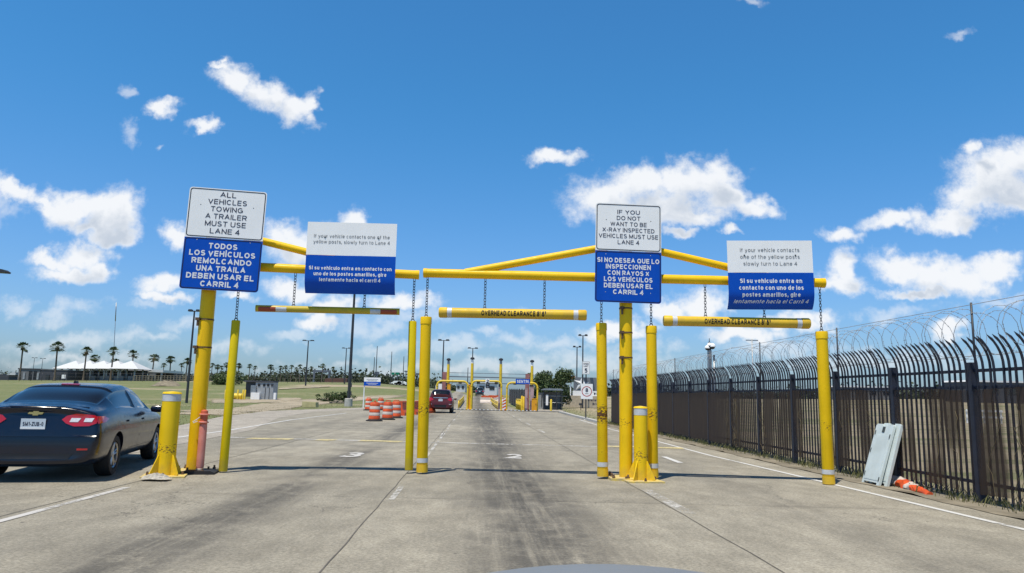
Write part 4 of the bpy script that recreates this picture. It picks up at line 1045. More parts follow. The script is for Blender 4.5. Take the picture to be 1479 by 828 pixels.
def decal(bvh, poly, side, off, name, m, parent, th=0.012, cuts=3):
    """a thin plate following the body: poly in (x, z) seen from behind ('rear') or (y, z) seen from a flank ('right', 'left')"""
    bm = bmesh.new(); vs = [bm.verts.new((a, 0, z)) for a, z in poly]; bm.faces.new(vs)
    bmesh.ops.triangulate(bm, faces=bm.faces); bmesh.ops.subdivide_edges(bm, edges=bm.edges, cuts=cuts, use_grid_fill=True)
    bmesh.ops.triangulate(bm, faces=bm.faces)
    pts = []
    for v in bm.verts:
        if side == 'rear': o, d = Vector((v.co.x, -2, v.co.z)), Vector((0, 1, 0))
        else: s = 1 if side == 'right' else -1; o, d = Vector((s * 3, v.co.x, v.co.z)), Vector((-s, 0, 0))
        hit, nn, _, _ = bvh.ray_cast(o, d)
        if hit is None: hit, nn, _, _ = bvh.find_nearest(o + d * 2.2)
        if nn.dot(d) > 0: nn = -nn
        pts.append((hit + nn * off, hit - nn * (th - off)))
    b = MB(); k = len(pts); b.v = [tuple(p[0]) for p in pts] + [tuple(p[1]) for p in pts]
    bm.verts.index_update()
    for f in bm.faces: q = [v.index for v in f.verts]; b.f.append(q); b.mi.append(0); b.sm.append(True)
    for e in bm.edges:
        if e.is_boundary: i, j = e.verts[0].index, e.verts[1].index; b.f.append([i, j, j + k, i + k]); b.mi.append(0); b.sm.append(False)
    bm.free(); return b.build(name, m, parent, fix=True)

def wheel(parent, x, y, r, w, side, spokes=5):
    t = empty('wheel', (x, y, r)); t.parent = parent
    hw = w / 2; ri = r * .66
    MB().lathe([(ri, -hw * .8), (ri + .01, -hw), (r - .02, -hw), (r, -hw * .7), (r, hw * .7), (r - .02, hw), (ri + .01, hw), (ri, hw * .8), (ri, -hw * .8)], 36, axis='X', closed=False).build('tyre', M_tyre, t)
    b = MB(); s = side
    b.lathe([(ri, s * hw * .8), (ri - .015, s * hw * .95), (ri - .03, s * hw * .8), (ri - .035, -s * hw * .5)], 36, axis='X', closed=False)
    b.lathe([(.055, s * hw * .3), (.055, s * hw * .75), (.03, s * hw * .82)], 16, axis='X')
    for k in range(spokes):
        for da in (-.16, .16):
            a = 2 * math.pi * k / spokes + .3
            p0 = (s * hw * .6, .05 * math.cos(a + da * 1.8), .05 * math.sin(a + da * 1.8)); p1 = (s * hw * .72, (ri - .02) * math.cos(a + da), (ri - .02) * math.sin(a + da))
            b.tube([p0, p1], [.02, .016], 6)
    b.build('rim', M_rim, t)
    MB().lathe([(ri - .012, s * hw * .02), (.02, s * hw * .02)], 24, axis='X', closed=False).build('brake_disc', M_trim, t)
    return t

def make_car(kind, paint, label, group=None, loc=(0, 0, 0), yaw=0, detail=True):
    t = empty('car', loc, yaw, label, 'car', group)
    # y, w, zb, zw, zs, gw, gz, rx, rz, yo
    if kind == 'sedan':
        st = [(.03, .72, .38, .60, .86, .62, .95, .50, 1.02, .11), (.00, .82, .29, .58, .89, .71, .99, .57, 1.085, .08), (.08, .88, .23, .56, .93, .77, 1.03, .60, 1.12, .03), (.32, .90, .20, .56, .94, .80, 1.05, .61, 1.135, 0),
              (.62, .905, .19, .58, .955, .82, 1.07, .64, 1.165, 0), (1.00, .905, .19, .60, .965, .835, 1.05, .645, 1.33, 0), (1.38, .905, .19, .60, .965, .835, 1.02, .635, 1.445, 0), (1.80, .905, .19, .60, .96, .835, 1.00, .63, 1.478, 0),
              (2.25, .905, .19, .60, .955, .835, .99, .63, 1.485, 0), (2.31, .905, .19, .60, .955, .835, .99, .63, 1.485, 0), (2.86, .90, .19, .60, .945, .83, .98, .63, 1.44, 0), (3.32, .895, .19, .60, .935, .82, .97, .65, 1.24, 0), (3.70, .89, .19, .60, .92, .80, .965, .65, 1.04, 0),
              (4.25, .87, .20, .58, .86, .74, .93, .55, .97, 0), (4.58, .82, .25, .56, .74, .66, .82, .48, .88, 0), (4.76, .66, .34, .54, .66, .55, .72, .40, .76, 0)]
        wh = (.98, 3.84, .325); fr, rr = 11, 4
        def glass(i, k):
            if k == 6 and 5 <= i <= 10 and i != 8: return 1
            if k in (7, 8) and i in (4, 5): return 2
            if k in (7, 8) and i in (10, 11): return 3
            return 0
    else:
        st = [(.04, .62, .46, .68, 1.00, .60, 1.12, .48, 1.25, .10), (.00, .78, .38, .66, 1.02, .72, 1.14, .58, 1.36, .12), (.10, .87, .33, .66, 1.04, .78, 1.14, .64, 1.56, .12), (.40, .90, .30, .68, 1.05, .81, 1.13, .66, 1.68, .0),
              (.90, .915, .29, .70, 1.05, .83, 1.11, .67, 1.71, 0), (1.5, .92, .29, .70, 1.05, .83, 1.10, .67, 1.73, 0), (1.56, .92, .29, .70, 1.05, .83, 1.10, .67, 1.73, 0), (2.3, .92, .29, .70, 1.04, .83, 1.09, .67, 1.73, 0), (2.36, .92, .29, .70, 1.04, .83, 1.09, .67, 1.73, 0),
              (2.95, .915, .29, .70, 1.03, .82, 1.08, .66, 1.67, 0), (3.55, .90, .29, .70, 1.0, .81, 1.06, .64, 1.22, 0), (4.1, .89, .31, .68, .94, .76, 1.02, .58, 1.08, 0), (4.5, .84, .36, .66, .86, .70, .93, .50, 1.0, 0), (4.68, .68, .44, .62, .74, .58, .80, .42, .86, 0)]
        wh = (.95, 3.72, .36)
        def glass(i, k):
            if k == 6 and 3 <= i <= 8 and i not in (5, 7): return 1
            if k in (7, 8) and i in (1, 2): return 2
            if k == 7 and i == 0: return 0
            if k in (7, 8) and i == 9: return 3
            return 0
    bm = loft_body(st, [(wh[0], wh[2], wh[2] + .055), (wh[1], wh[2], wh[2] + .055)], [paint, M_glass, M_glass, M_glass], glass, 3 if detail else 2)
    bm.verts.index_update(); bvh = BVHTree.FromBMesh(bm)
    bm_part(bm, 0, 'body', paint, t); bm_part(bm, 1, 'side_window', M_glass, t, True, .022); bm_part(bm, 2, 'rear_window', M_glass, t, False, .018); bm_part(bm, 3, 'windscreen', M_glass, t)
    for y in wh[:2]:
        for s in (-1, 1): wheel(t, s * .755, y, wh[2], .215, s)
    MB().box((0, 2.3, .33), (1.3, 3.9, .12)).build('underbody', M_trim, t)
    if kind == 'sedan':
        lamp = [(.35, .915), (.41, .975), (.52, 1.005), (.66, 1.0), (.76, .98), (.805, .95), (.805, .865), (.72, .825), (.52, .818), (.41, .86)]
        z0 = 0
    else:
        lamp = [(.50, .98), (.58, 1.08), (.72, 1.12), (.86, 1.10), (.91, 1.0), (.88, .90), (.70, .88), (.56, .92)]
    for s in (-1, 1):
        p = [(s * x, z) for x, z in lamp]; L = decal(bvh, p, 'rear', .012, 'taillight', M_lens, t)
        if kind == 'sedan':
            for q in ([(.455, .88), (.475, .94), (.60, .94), (.565, .88)], [(.64, .885), (.66, .945), (.77, .94), (.75, .885)]):
                decal(bvh, [(s * x, z) for x, z in q], 'rear', .017, 'reversing_lens', M_clear, L, .008, 1).parent = L
        if kind == 'sedan': decal(bvh, [(.08, .86), (.30, .88), (.46, .925), (.28, .965), (.08, .965)], 'right' if s > 0 else 'left', .012, 'lamp_wrap', M_lens, L, .012, 2)
        # flank: mirror, door seams, handles
        sd = 'right' if s > 0 else 'left'
        m = MB(); m.lathe([(.01, -.10), (.06, -.085), (.075, -.02), (.07, .06), (.03, .10)], 14, (0, 0, 0), axis='X'); mo = m.build('wing_mirror', paint, t, (s * .99, 3.02 if kind == 'sedan' else 3.1, 1.02)); mo.scale = (1.1, .6, .9)
        ys_ = (1.30, 2.28, 3.30) if kind == 'sedan' else (1.2, 2.33, 3.35)
        if detail:
            for y in ys_: decal(bvh, [(y, .40), (y + .008, .40), (y + .008, .93), (y, .93)], sd, .002, 'door_seam', M_trim, t, .01, 2)
            decal(bvh, [(1.30, .38), (3.30, .38), (3.30, .388), (1.30, .388)], sd, .002, 'sill_seam', M_trim, t, .01, 3)
            for y in (1.48, 2.50): decal(bvh, [(y, .84), (y + .2, .845), (y + .2, .875), (y, .87)], sd, .024, 'door_handle', paint, t, .05, 1)
    PZ = .85 if kind == 'sedan' else .93
    decal(bvh, [(-.30, PZ - .115), (.30, PZ - .115), (.33, PZ + .115), (-.33, PZ + .115)], 'rear', .001, 'plate_recess', paint, t, .01, 2)
    P = MB().box((0, 0, 0), (.31, .012, .155)).build('licence_plate', M_plate, t)
    hit = bvh.ray_cast(Vector((0, -2, PZ)), Vector((0, 1, 0)))[0]; P.location = (0, hit.y - .016, PZ)
    if kind == 'sedan':
        lettering([('SM1-ZUB-0', 0, -.03, .06, .26, True, 0)], M_ink, P, 'plate_lettering', lambda x, z: (x, -.0075, z))
        MB().box((0, -.0075, -.062), (.31, .003, .026)).build('plate_band', M_letterwhite, P)
        em = [(-.10, -.012), (-.085, .018), (-.035, .018), (-.03, .032), (.035, .032), (.04, .018), (.10, .018), (.085, -.016), (.035, -.016), (.03, -.032), (-.035, -.032), (-.04, -.014)]
        h2 = bvh.ray_cast(Vector((0, -2, 1.005)), Vector((0, 1, 0)))[0]
        MB().prism(em, -.012, .012).build('emblem', M_emblem, t, (0, h2.y - .008, 1.005))
        decal(bvh, [(-.80, .665), (.80, .665), (.83, .69), (-.83, .69)], 'rear', .030, 'bumper_crease', paint, t, .05, 3)
        decal(bvh, [(-.50, .34), (.50, .34), (.55, .42), (-.55, .42)], 'rear', .006, 'bumper_insert', M_trim, t, .02, 3)
        for s in (-1, 1): decal(bvh, [(s * .60, .47), (s * .74, .475), (s * .74, .50), (s * .60, .50)], 'rear', .008, 'reflector', M_lens, t, .012, 1)
        zr = lambda y: bvh.ray_cast(Vector((0, y, 3)), Vector((0, 0, -1)))[0].z
        MB().box((0, 1.46, zr(1.46) + .004), (.26, .06, .022), Matrix.Rotation(R(14), 3, 'X')).build('brake_lamp', M_lens, t)
        MB().prism([(-.02, 0), (.02, 0), (.012, .05), (-.012, .05)], -.09, .05).build('roof_antenna', M_trim, t, (0, 1.72, zr(1.72) - .006))
        decal(bvh, [(-.62, 1.088), (.62, 1.088), (.60, 1.102), (-.60, 1.102)], 'rear', .012, 'boot_lip', paint, t, .03, 3)
    else:
        MB().prism([(-.10, -.015), (0, -.03), (.10, -.015), (.10, .015), (-.10, .015)], -.01, .01).build('emblem', M_chrome, t, (0, bvh.ray_cast(Vector((0, -2, 1.06)), Vector((0, 1, 0)))[0].y - .01, 1.06))
        decal(bvh, [(-.52, 1.085), (.52, 1.085), (.52, 1.12), (-.52, 1.12)], 'rear', .01, 'chrome_strip', M_chrome, t, .02, 2)
        decal(bvh, [(-.80, .42), (.80, .42), (.80, .60), (-.80, .60)], 'rear', .006, 'bumper_insert', M_trim, t, .02, 3)
        for s in (-1, 1): decal(bvh, [(s * .62, .63), (s * .8, .63), (s * .8, .66), (s * .62, .66)], 'rear', .01, 'reflector', M_clear, t, .012, 1)
    bm.free(); return t
make_car('sedan', M_carblue, 'midnight blue sedan with lit red tail lamps in the left lane', None, (-6.70, 10.40, 0), R(14), True).scale = (1, 1, .95)
mx = G(635.5, 597); make_car('suv', M_carmaroon, 'maroon car waiting before the far yellow pipe arches', None, (mx.x, mx.y, 0), R(2.7), False)
p = base(693, 150); make_car('suv', M_carblack, 'small black vehicle driving away beyond the far gate', None, (p.x, p.y, p.z), R(2.7), False)

# the front of the car the picture is taken from: only the rim of its bonnet shows
t = empty('car_bonnet', (0.27, 1.25, 0), 0, 'bluish silver bonnet edge at the bottom, nearest the viewer', 'car bonnet')
n = 21; b = MB(); vs = []
for j in range(9):
    f = j / 8; yb = .95 * f
    for i in range(n):
        u = -1 + 2 * i / (n - 1); x = .78 * u
        vs.append((x, yb - .22 * u * u * f - .05 * (u ** 4), .978 - .04 * f - .09 * f ** 5 - .135 * u * u - .05 * u ** 6))
b.add(vs, [(j * n + i, j * n + i + 1, (j + 1) * n + i + 1, (j + 1) * n + i) for j in range(8) for i in range(n - 1)], 0, True)
k0 = 8 * n; low = [(vs[k0 + i][0], vs[k0 + i][1] + .03, .45) for i in range(n)]
b.add([vs[k0 + i] for i in range(n)] + low, [(i, i + 1, i + n + 1, i + n) for i in range(n - 1)], 0, True)
for s in (0, n - 1):
    e = [vs[j * n + s] for j in range(9)]; b.add(e + [(q[0], q[1], .3) for q in e], [(j, j + 1, j + 10, j + 9) for j in range(8)], 0, True)
BON = b.build('bonnet', M_carsilver, t)
for s in (-1, 1): wheel(t, s * .66, .35, .32, .2, s)
MB().box((0, .45, .55), (1.35, .7, .5)).build('engine_bay', M_trim, t)

# ------------------------------------------------------------------ drums and barriers in the left lanes
def make_drum(label):
    t = empty('traffic_drum', (0, 0, 0), 0, label, 'drum', 'orange and white drums closing the left lane')
    zs = [0.10, .28, .44, .60, .76, .90]; rs = lambda z: .285 - .055 * z
    MB().lathe([(.40, 0), (.40, .05), (.31, .08), (.29, .10)], 24).build('rubber_foot', M_rubber, t)
    for i in range(5):
        z0, z1 = zs[i], zs[i + 1]; r0, r1 = rs(z0), rs(z1); nm, m = ('orange_band', M_orange) if i % 2 == 0 else ('white_band', M_orangew)
        MB().lathe([(r0 - .012, z0), (r0, z0 + .015), (r1 + .004, z1 - .02), (r1 - .008, z1)], 24, closed=(i in (0, 4))).build(nm, m, t)
    MB().lathe([(rs(.9) - .01, .90), (rs(.9) - .03, .95), (.10, .965)], 24).build('lid', M_orange, t)
    MB().tube([(-.14, 0, .95), (-.14, 0, 1.03), (.14, 0, 1.03), (.14, 0, .95)], .022, 8).build('handle', M_orange, t)
    return t
dl = ['orange drum with one wide orange band, nearest of the drum cluster', 'orange drum with white bands right of the nearest drum', 'faded drum standing behind the nearest drum at the cluster left end', 'orange and white drum at the back between the two front drums', 'orange and white drum beside the long orange barrier']
dp = [(540.5, 608.5), (559.5, 606.5), (532, 593), (549.5, 592.5), (571.5, 604)]
d0 = None
for (px, py), lb in zip(dp, dl):
    g = G(px, py)
    o = make_drum(lb) if d0 is None else copy_tree(d0)
    d0 = d0 or o; o.location = g; o['label'] = lb; o.rotation_euler = (0, 0, random.uniform(0, 6)); o.scale = (1, 1, .94)
def water_barrier(p, yaw, L, label):
    t = empty('water_barrier', p, yaw, label, 'barrier', 'orange water filled barriers')
    MB().prism([(-.28, 0), (.28, 0), (.26, .18), (.12, .45), (.10, .84), (.08, .88), (-.08, .88), (-.10, .84), (-.12, .45), (-.26, .18)], -L / 2, L / 2).build('shell', M_orange, t)
    for i in range(3): MB().box((0, -L / 2 + L * (i + .5) / 3, .66), (.215, .26, .16)).build('recess', M_slot, t)
    return t
g = G(582, 600); 
for i, lb in enumerate(('orange water barrier nearest the drums', 'second orange water barrier, behind the slim lime post', 'third orange water barrier, just left of the maroon car')):
    q = g + Vector((.42 * i, 3.4 * i, 0)); q.z = 0; water_barrier(q, R(-4), 3.0 if i else 1.6, lb)

# ------------------------------------------------------------------ far gate
YG = 68.0
def gv(px, py, dY=0.0): return V(px, py, YG + dY)
def ground_at(px, Y): p = V(px, 575, Y); return Vector((p.x, Y, tz(p.x, Y)))
M_gy = mat('gate_yellow_paint', (0.80, 0.56, 0.03), 0.45, var=0.15, vscale=4)
def arch(px0, px1, pyt, label, dY=0.0):
    a, c = gv(px0, pyt, dY), gv(px1, pyt, dY); t = empty('pipe_arch', (a.x, a.y, 0), 0, label, 'pipe arch', 'yellow pipe arches across the far lanes')
    w = c.x - a.x; h = (a.z + c.z) / 2; r = .45; pts = [(0, 0, 0), (0, 0, h - r)]
    pts += [(r - r * math.cos(R(15 * k)), 0, h - r + r * math.sin(R(15 * k))) for k in range(1, 7)]
    pts += [(w - r + r * math.sin(R(15 * k)), 0, h - r + r * math.cos(R(15 * k))) for k in range(0, 6)] + [(w, 0, h - r), (w, 0, 0)]
    MB().tube(pts, .085, 14).build('pipe', M_gy, t)
    for x in (0, w):
        MB().lathe([(.11, h - r - .04), (.11, h - r + .04)], 14, (x, 0, 0)).build('flange', M_gy, t)
        MB().box((x, 0, .02), (.4, .4, .04)).build('foot_plate', M_gy, t)
    return t
arch(631.5, 676, 550.5, 'yellow pipe arch left of the white number 2 sign, above the maroon car')
arch(681.5, 724.5, 550.5, 'yellow pipe arch carrying the white number 2 sign')
arch(732.5, 776.5, 553, 'yellow pipe arch carrying the blue SENTRI sign')
def board(name, px, py, w, h, dY, m, label, cat, txt=None, tm=None, cap=None, tw=None):
    t = empty(name, gv(px, py, dY), 0, label, cat); MB().prism(rrect(w, h, .04), -.02, .02).build('board', m, t)
    if txt: lettering([(txt, 0, -cap / 2, cap, tw, True, 0)], tm, t, 'lettering', lambda x, z: (x, -.024, z))
    return t
board('lane_number_sign', 704, 550.8, .36, .46, -.12, M_white, 'small white sign with number 2 on the middle pipe arch', 'sign', '2', M_ink, .30, None)
board('lane_name_sign', 755, 551.2, 1.30, .46, -.12, M_signblue, 'blue SENTRI sign on the right pipe arch', 'sign', 'SENTRI', M_letterwhite, .27, 1.08)
def signal(px, dY, label):
    t = empty('signal_lamp', gv(px, 557, dY), 0, label, 'signal light'); MB().box((0, 0, 0), (.32, .2, .5)).build('housing', M_trim, t)
    for z in (-.12, .12): MB().lathe([(.09, -.11), (.09, -.14)], 12, (0, 0, z), axis='Y').build('lamp', M_greysign, t)
signal(704.5, -.1, 'small dark signal box hanging under the number 2 sign')
for i, (px, pt, lb) in enumerate(((648, 521, 'camera pole over the red pillar at the left end of the gate'), (682.4, 519.5, 'camera pole between the left and middle arches'), (723.6, 521, 'camera pole between the middle and right arches'), (768.6, 523.5, 'camera pole by the right pillar, nearest the bush'))):
    a = gv(px, pt, 1.2); t = empty('camera_pole', (a.x, a.y, 0), 0, 'tall yellow ' + lb, 'camera pole', 'yellow camera poles at the far gate'); h = a.z - .35
    MB().lathe([(.15, 0), (.13, h)], 14).build('pole', M_gy, t); MB().lathe([(.12, h), (.12, h + .3), (.05, h + .36)], 10).build('bracket', M_white if i in (1, 3) else M_steel, t)
    MB().lathe([(.05, h + .34), (.2, h + .36), (.2, h + .5), (.08, h + .58)], 12).build('camera', M_lamp, t)
    for z in (1.9, 2.3): MB().box((.0, -.2, z), (.34, .22, .28)).build('detector_box', M_lamp, t)
a, c = gv(642.5, 537.5, 2), gv(762, 538.5, 2); t = empty('gantry', ((a.x + c.x) / 2, a.y, 0), 0, 'grey overhead cable gantry spanning all far lanes', 'gantry'); hw = (c.x - a.x) / 2
for s in (-1, 1): MB().box((s * hw, 0, a.z / 2), (.40, .34, a.z)).build('red_pillar', M_redpillar, t)
for z in (a.z - .05, a.z - .42): MB().box((0, 0, z), (2 * hw - .4, .12, .09 if z < a.z - .2 else .05)).build('beam', M_steel if z > a.z - .2 else M_greysign, t)
MB().tube([(-hw + .2, .05, a.z - .95), (hw - .2, .05, a.z - 1.0)], .03, 6).build('cable', M_lamp, t)
for f in (-.62, -.18, .25, .7): MB().box((f * hw, -.1, a.z - .95), (.3, .3, .22)).build('scanner_box', M_lamp, t)
def cabinet(px0, px1, pt, dY, m, label, name='cabinet', cat='cabinet', d=.5):
    a, c = gv(px0, pt, dY), gv(px1, pt, dY); w = c.x - a.x; t = empty(name, ((a.x + c.x) / 2, a.y, 0), 0, label, cat)
    MB().box((0, 0, a.z / 2 + .03), (w, d, a.z - .06)).build('housing', m, t); MB().box((0, 0, .03), (w * 1.1, d * 1.15, .06)).build('plinth', M_kerb, t)
    MB().box((0, 0, a.z), (w * 1.06, d * 1.08, .05)).build('top', m, t); MB().box((w * .3, -d / 2 - .02, a.z * .55), (.04, .04, .16)).build('handle', M_lamp, t)
    return t
cabinet(766, 771, 559.5, .8, M_pinkpanel, 'pinkish grey scanner panel under the SENTRI sign right end')
cabinet(758.5, 762, 561, 1.0, M_pinkpanel, 'slim pinkish scanner panel left of the wider panel under the SENTRI sign')
cabinet(768, 775.5, 576, -.3, M_cabinet, 'orange yellow cabinet at the foot of the right pipe arch')
cabinet(720, 723.5, 560, .9, M_pinkpanel, 'pinkish grey scanner panel at the foot of the arch with number 2')
cabinet(646.5, 651, 555, .6, M_cabinet, 'orange yellow panel beside the red pillar at the left end of the gate')
cabinet(677.2, 680.4, 556, .3, M_cabinet, 'narrow orange post cover between the left and middle arches')
def striped(px, p, label):
    a = gv(px, 577, -.1); t = empty('striped_post', (a.x, a.y, 0), 0, label, 'marker post'); h = 1.15
    MB().box((0, 0, h / 2), (.30, .06, h)).build('board', M_orange, t)
    for k in range(4): MB().add([(-.15, -.034, .05 + .28 * k), (.15, -.034, .20 + .28 * k), (.15, -.034, .33 + .28 * k), (-.15, -.034, .18 + .28 * k)], [(0, 1, 2, 3)]).build('white_stripe', M_letterwhite, t)
striped(728.3, 0, 'orange and white striped marker between the middle and right arches')
def strip(y, x0, x1, label):
    t = empty('tyre_spike_strip', ((x0 + x1) / 2, y, 0), 0, label, 'spike strip'); L = x1 - x0
    MB().box((0, 0, .025), (L, .5, .05)).build('base', M_lamp, t); b = MB()
    for k in range(int(L / .35)): b.box((-L / 2 + .2 + k * .35, -.1, .075), (.13, .3, .05))
    q = b.build('spike', M_letterwhite, t); q['kind'] = 'stuff'
strip(66.3, gv(653, 590).x, gv(792, 590).x, 'black and white spike strip on the road under the far arches')
def rail(pts, label, m=M_gy, h=.75):
    t = empty('guard_rail', pts[0], 0, label, 'guard rail', 'yellow guard rails along the lanes beyond the gate'); o = Vector(pts[0])
    for z in (h, h * .5): MB().tube([Vector(p) - o + Vector((0, 0, z)) for p in pts], .05, 8).build('rail', m, t)
    n = 9
    for k in range(n):
        f = k / (n - 1) * (len(pts) - 1); i = min(int(f), len(pts) - 2); p = Vector(pts[i]).lerp(Vector(pts[i + 1]), f - i) - o
        MB().tube([p, p + Vector((0, 0, h))], .05, 8).build('rail_post', m, t)
def lanep(off, y): x = -0.048 * y + off; return (x, y, tz(x, y))
rail([lanep(-1.55, y) for y in (74, 85, 97, 110)], 'yellow guard rail beyond the gate left of the middle lane')
rail([lanep(2.35, y) for y in (72, 84, 97, 110)], 'yellow guard rail beyond the gate right of the middle lane')
rail([lanep(4.6, y) for y in (72, 80)], 'short yellow guard rail beyond the SENTRI arch', h=1.0)
for i, (px, Y) in enumerate(((700, 112), (706, 104), (712, 98), (716, 110))):
    p = ground_at(px, Y); t = empty('jersey_barrier', p, R(80 if i % 2 else 5), ['orange topped barrier beyond the gate, leftmost of four', 'orange topped barrier beyond the gate, second of four from the left', 'orange topped barrier beyond the gate, third of four from the left', 'orange topped barrier beyond the gate, rightmost of four'][i], 'barrier', 'barriers in the lane beyond the gate')
    MB().prism([(-.3, 0), (.3, 0), (.25, .2), (.1, .45), (.08, .8), (-.08, .8), (-.1, .45), (-.25, .2)], -1.2, 1.2).build('shell', M_orangew, t)
    MB().box((0, 0, .9), (.05, 2.2, .25)).build('top_board', M_orange, t)
p0, p1 = lanep(2.9, 74), lanep(5.1, 70); p0 = gv(736, 570, 38); p1 = gv(758, 575, 6); p0.z = tz(p0.x, p0.y); p1.z = 0
t = empty('sliding_gate', p1, 0, 'dark sheet fence running back along the SENTRI lane', 'fence'); dd = p0 - p1; n = 7
for k in range(n + 1): q = dd * (k / n); MB().box((q.x, q.y, q.z + 1.05), (.1, .1, 2.1)).build('post', M_lamp, t)
for k in range(n):
    q0, q1 = dd * (k / n), dd * ((k + 1) / n)
    MB().add([(q0.x, q0.y, q0.z + .1), (q1.x, q1.y, q1.z + .1), (q1.x, q1.y, q1.z + 2.0), (q0.x, q0.y, q0.z + 2.0), (q0.x + .04, q0.y, q0.z + .1), (q1.x + .04, q1.y, q1.z + .1), (q1.x + .04, q1.y, q1.z + 2.0), (q0.x + .04, q0.y, q0.z + 2.0)],
             [(0, 1, 2, 3), (7, 6, 5, 4), (3, 2, 6, 7), (0, 4, 5, 1)]).build('sheet', M_gatedark, t)
yb = [(754, 2.0, 572, 'left of a pair standing in the SENTRI lane'), (756.5, 1.2, 573, 'right of a pair standing in the SENTRI lane'), (796, -2, 577, 'before the grey shelter')]
for (px, dY, pt, lb) in yb:
    a = gv(px, pt, dY); t = empty('lane_bollard', (a.x, a.y, 0), 0, 'small yellow bollard ' + lb, 'bollard', 'small yellow bollards near the far gate')
    MB().lathe([(.09, 0), (.09, a.z - .06), (.05, a.z), (.005, a.z + .02)], 14).build('post', M_gy, t)
# grey shelter with panels by the kerb
a, c = gv(785, 563.5, 4), gv(811, 564, 4); t = empty('shelter', ((a.x + c.x) / 2, a.y, 0), 0, 'grey metal shelter on the kerb right of the gate', 'shelter'); w = c.x - a.x; h = a.z
for (x, y) in ((-w / 2, -.8), (w / 2, -.8), (-w / 2, .8), (w / 2, .8), (w * .2, -.8)): MB().box((x, y, h / 2), (.09, .09, h)).build('post', M_lamp, t)
MB().prism([(-w / 2 - .2, h - .02), (w / 2 + .1, h - .02), (w / 2 + .1, h + .06), (w / 2 - .1, h + .16), (-w / 2 + .1, h + .16), (-w / 2 - .2, h + .06)], -1.0, 1.0).build('roof', M_steel, t)
MB().box((0, .82, h * .5), (w - .1, .03, h * .85)).build('back_panel', M_greyb, t); MB().box((-w / 2 + .02, 0, h * .5), (.03, 1.5, h * .8)).build('side_panel', M_gen, t)
for z in (h * .72, h * .4): MB().tube([(-w / 2, -.8, z), (w / 2 + .5, -.8, z)], .03, 6).build('rail', M_steel, t)
MB().box((-w * .32, -.7, h * .52), (.22, .3, h * .5)).build('keypad_post', M_white, t); MB().box((w * .12, -.3, .45), (.6, .5, .9)).build('meter_box', M_lamp, t)
a, c = gv(777.5, 568, 5), gv(784, 568, 5); t = empty('utility_cabinet', ((a.x + c.x) / 2, a.y, 0), 0, 'grey utility cabinet left of the metal shelter', 'cabinet')
MB().box((0, 0, a.z / 2), (c.x - a.x, .6, a.z)).build('housing', M_gen, t); MB().box((.1, -.31, a.z * .55), (.06, .03, a.z * .7)).build('door_edge', M_lamp, t); MB().box((0, 0, a.z + .02), (c.x - a.x + .08, .7, .05)).build('top', M_steel, t)
b = MB(); a, c = gv(777, 592, -1), gv(815, 592, -1); b.box(((a.x + c.x) / 2, YG + 1.5, .05), (c.x - a.x, 8, .12)); structure(b.build('pavement', M_apron))
# bush right of the gate
def leaf_cloud(rnd, centre, rad, count, size, squash=1.0):
    b = MB()
    cl = [(Vector((rnd.gauss(0, .45) * rad[0], rnd.gauss(0, .45) * rad[1], rnd.uniform(-.75, .85) * rad[2])), rnd.uniform(.22, .5)) for _ in range(34)]
    for _ in range(count):
        q, s = rnd.choice(cl); d = Vector((rnd.gauss(0, 1), rnd.gauss(0, 1), rnd.gauss(0, 1))).normalized() * s * rnd.uniform(.55, 1.05)
        p = Vector(centre) + q + Vector((d.x * rad[0], d.y * rad[1], d.z * rad[2] * squash))
        u = Vector((rnd.gauss(0, 1), rnd.gauss(0, 1), rnd.gauss(0, 1))).normalized(); v = u.cross(Vector((rnd.gauss(0, 1), rnd.gauss(0, 1), rnd.gauss(0, 1)))).normalized()
        k = size * rnd.uniform(.6, 1.5); b.add([p - u * k, p + v * k * .5, p + u * k, p - v * k * .5], [(0, 1, 2, 3)])
    return b
rnd = random.Random(21)
for (px0, px1, pt, pb, Y, lb) in ((768, 800, 543, 585, 82, 'dense green bush behind the SENTRI arch right end'), (790, 822, 539, 588, 86, 'dense green bush behind the grey shelter')):
    a, c = V(px0, pt, Y), V(px1, pt, Y); w = (c.x - a.x) / 2; g0 = tz((a.x + c.x) / 2, Y); h = a.z - g0
    t = empty('bush', ((a.x + c.x) / 2, Y, g0), 0, lb, 'bush', 'bushes right of the gate')
    leaf_cloud(rnd, (0, 0, h * .5), (w, w * .8, h * .52), 9000, .11).build('crown', M_leaf, t, fix=False)
    s = MB()
    for k in range(6): s.tube([(rnd.uniform(-.3, .3) * w, rnd.uniform(-.3, .3), 0), (rnd.uniform(-.7, .7) * w, rnd.uniform(-.5, .5), h * .7)], [.05, .02], 5)
    s.build('stem', M_trunk, t)
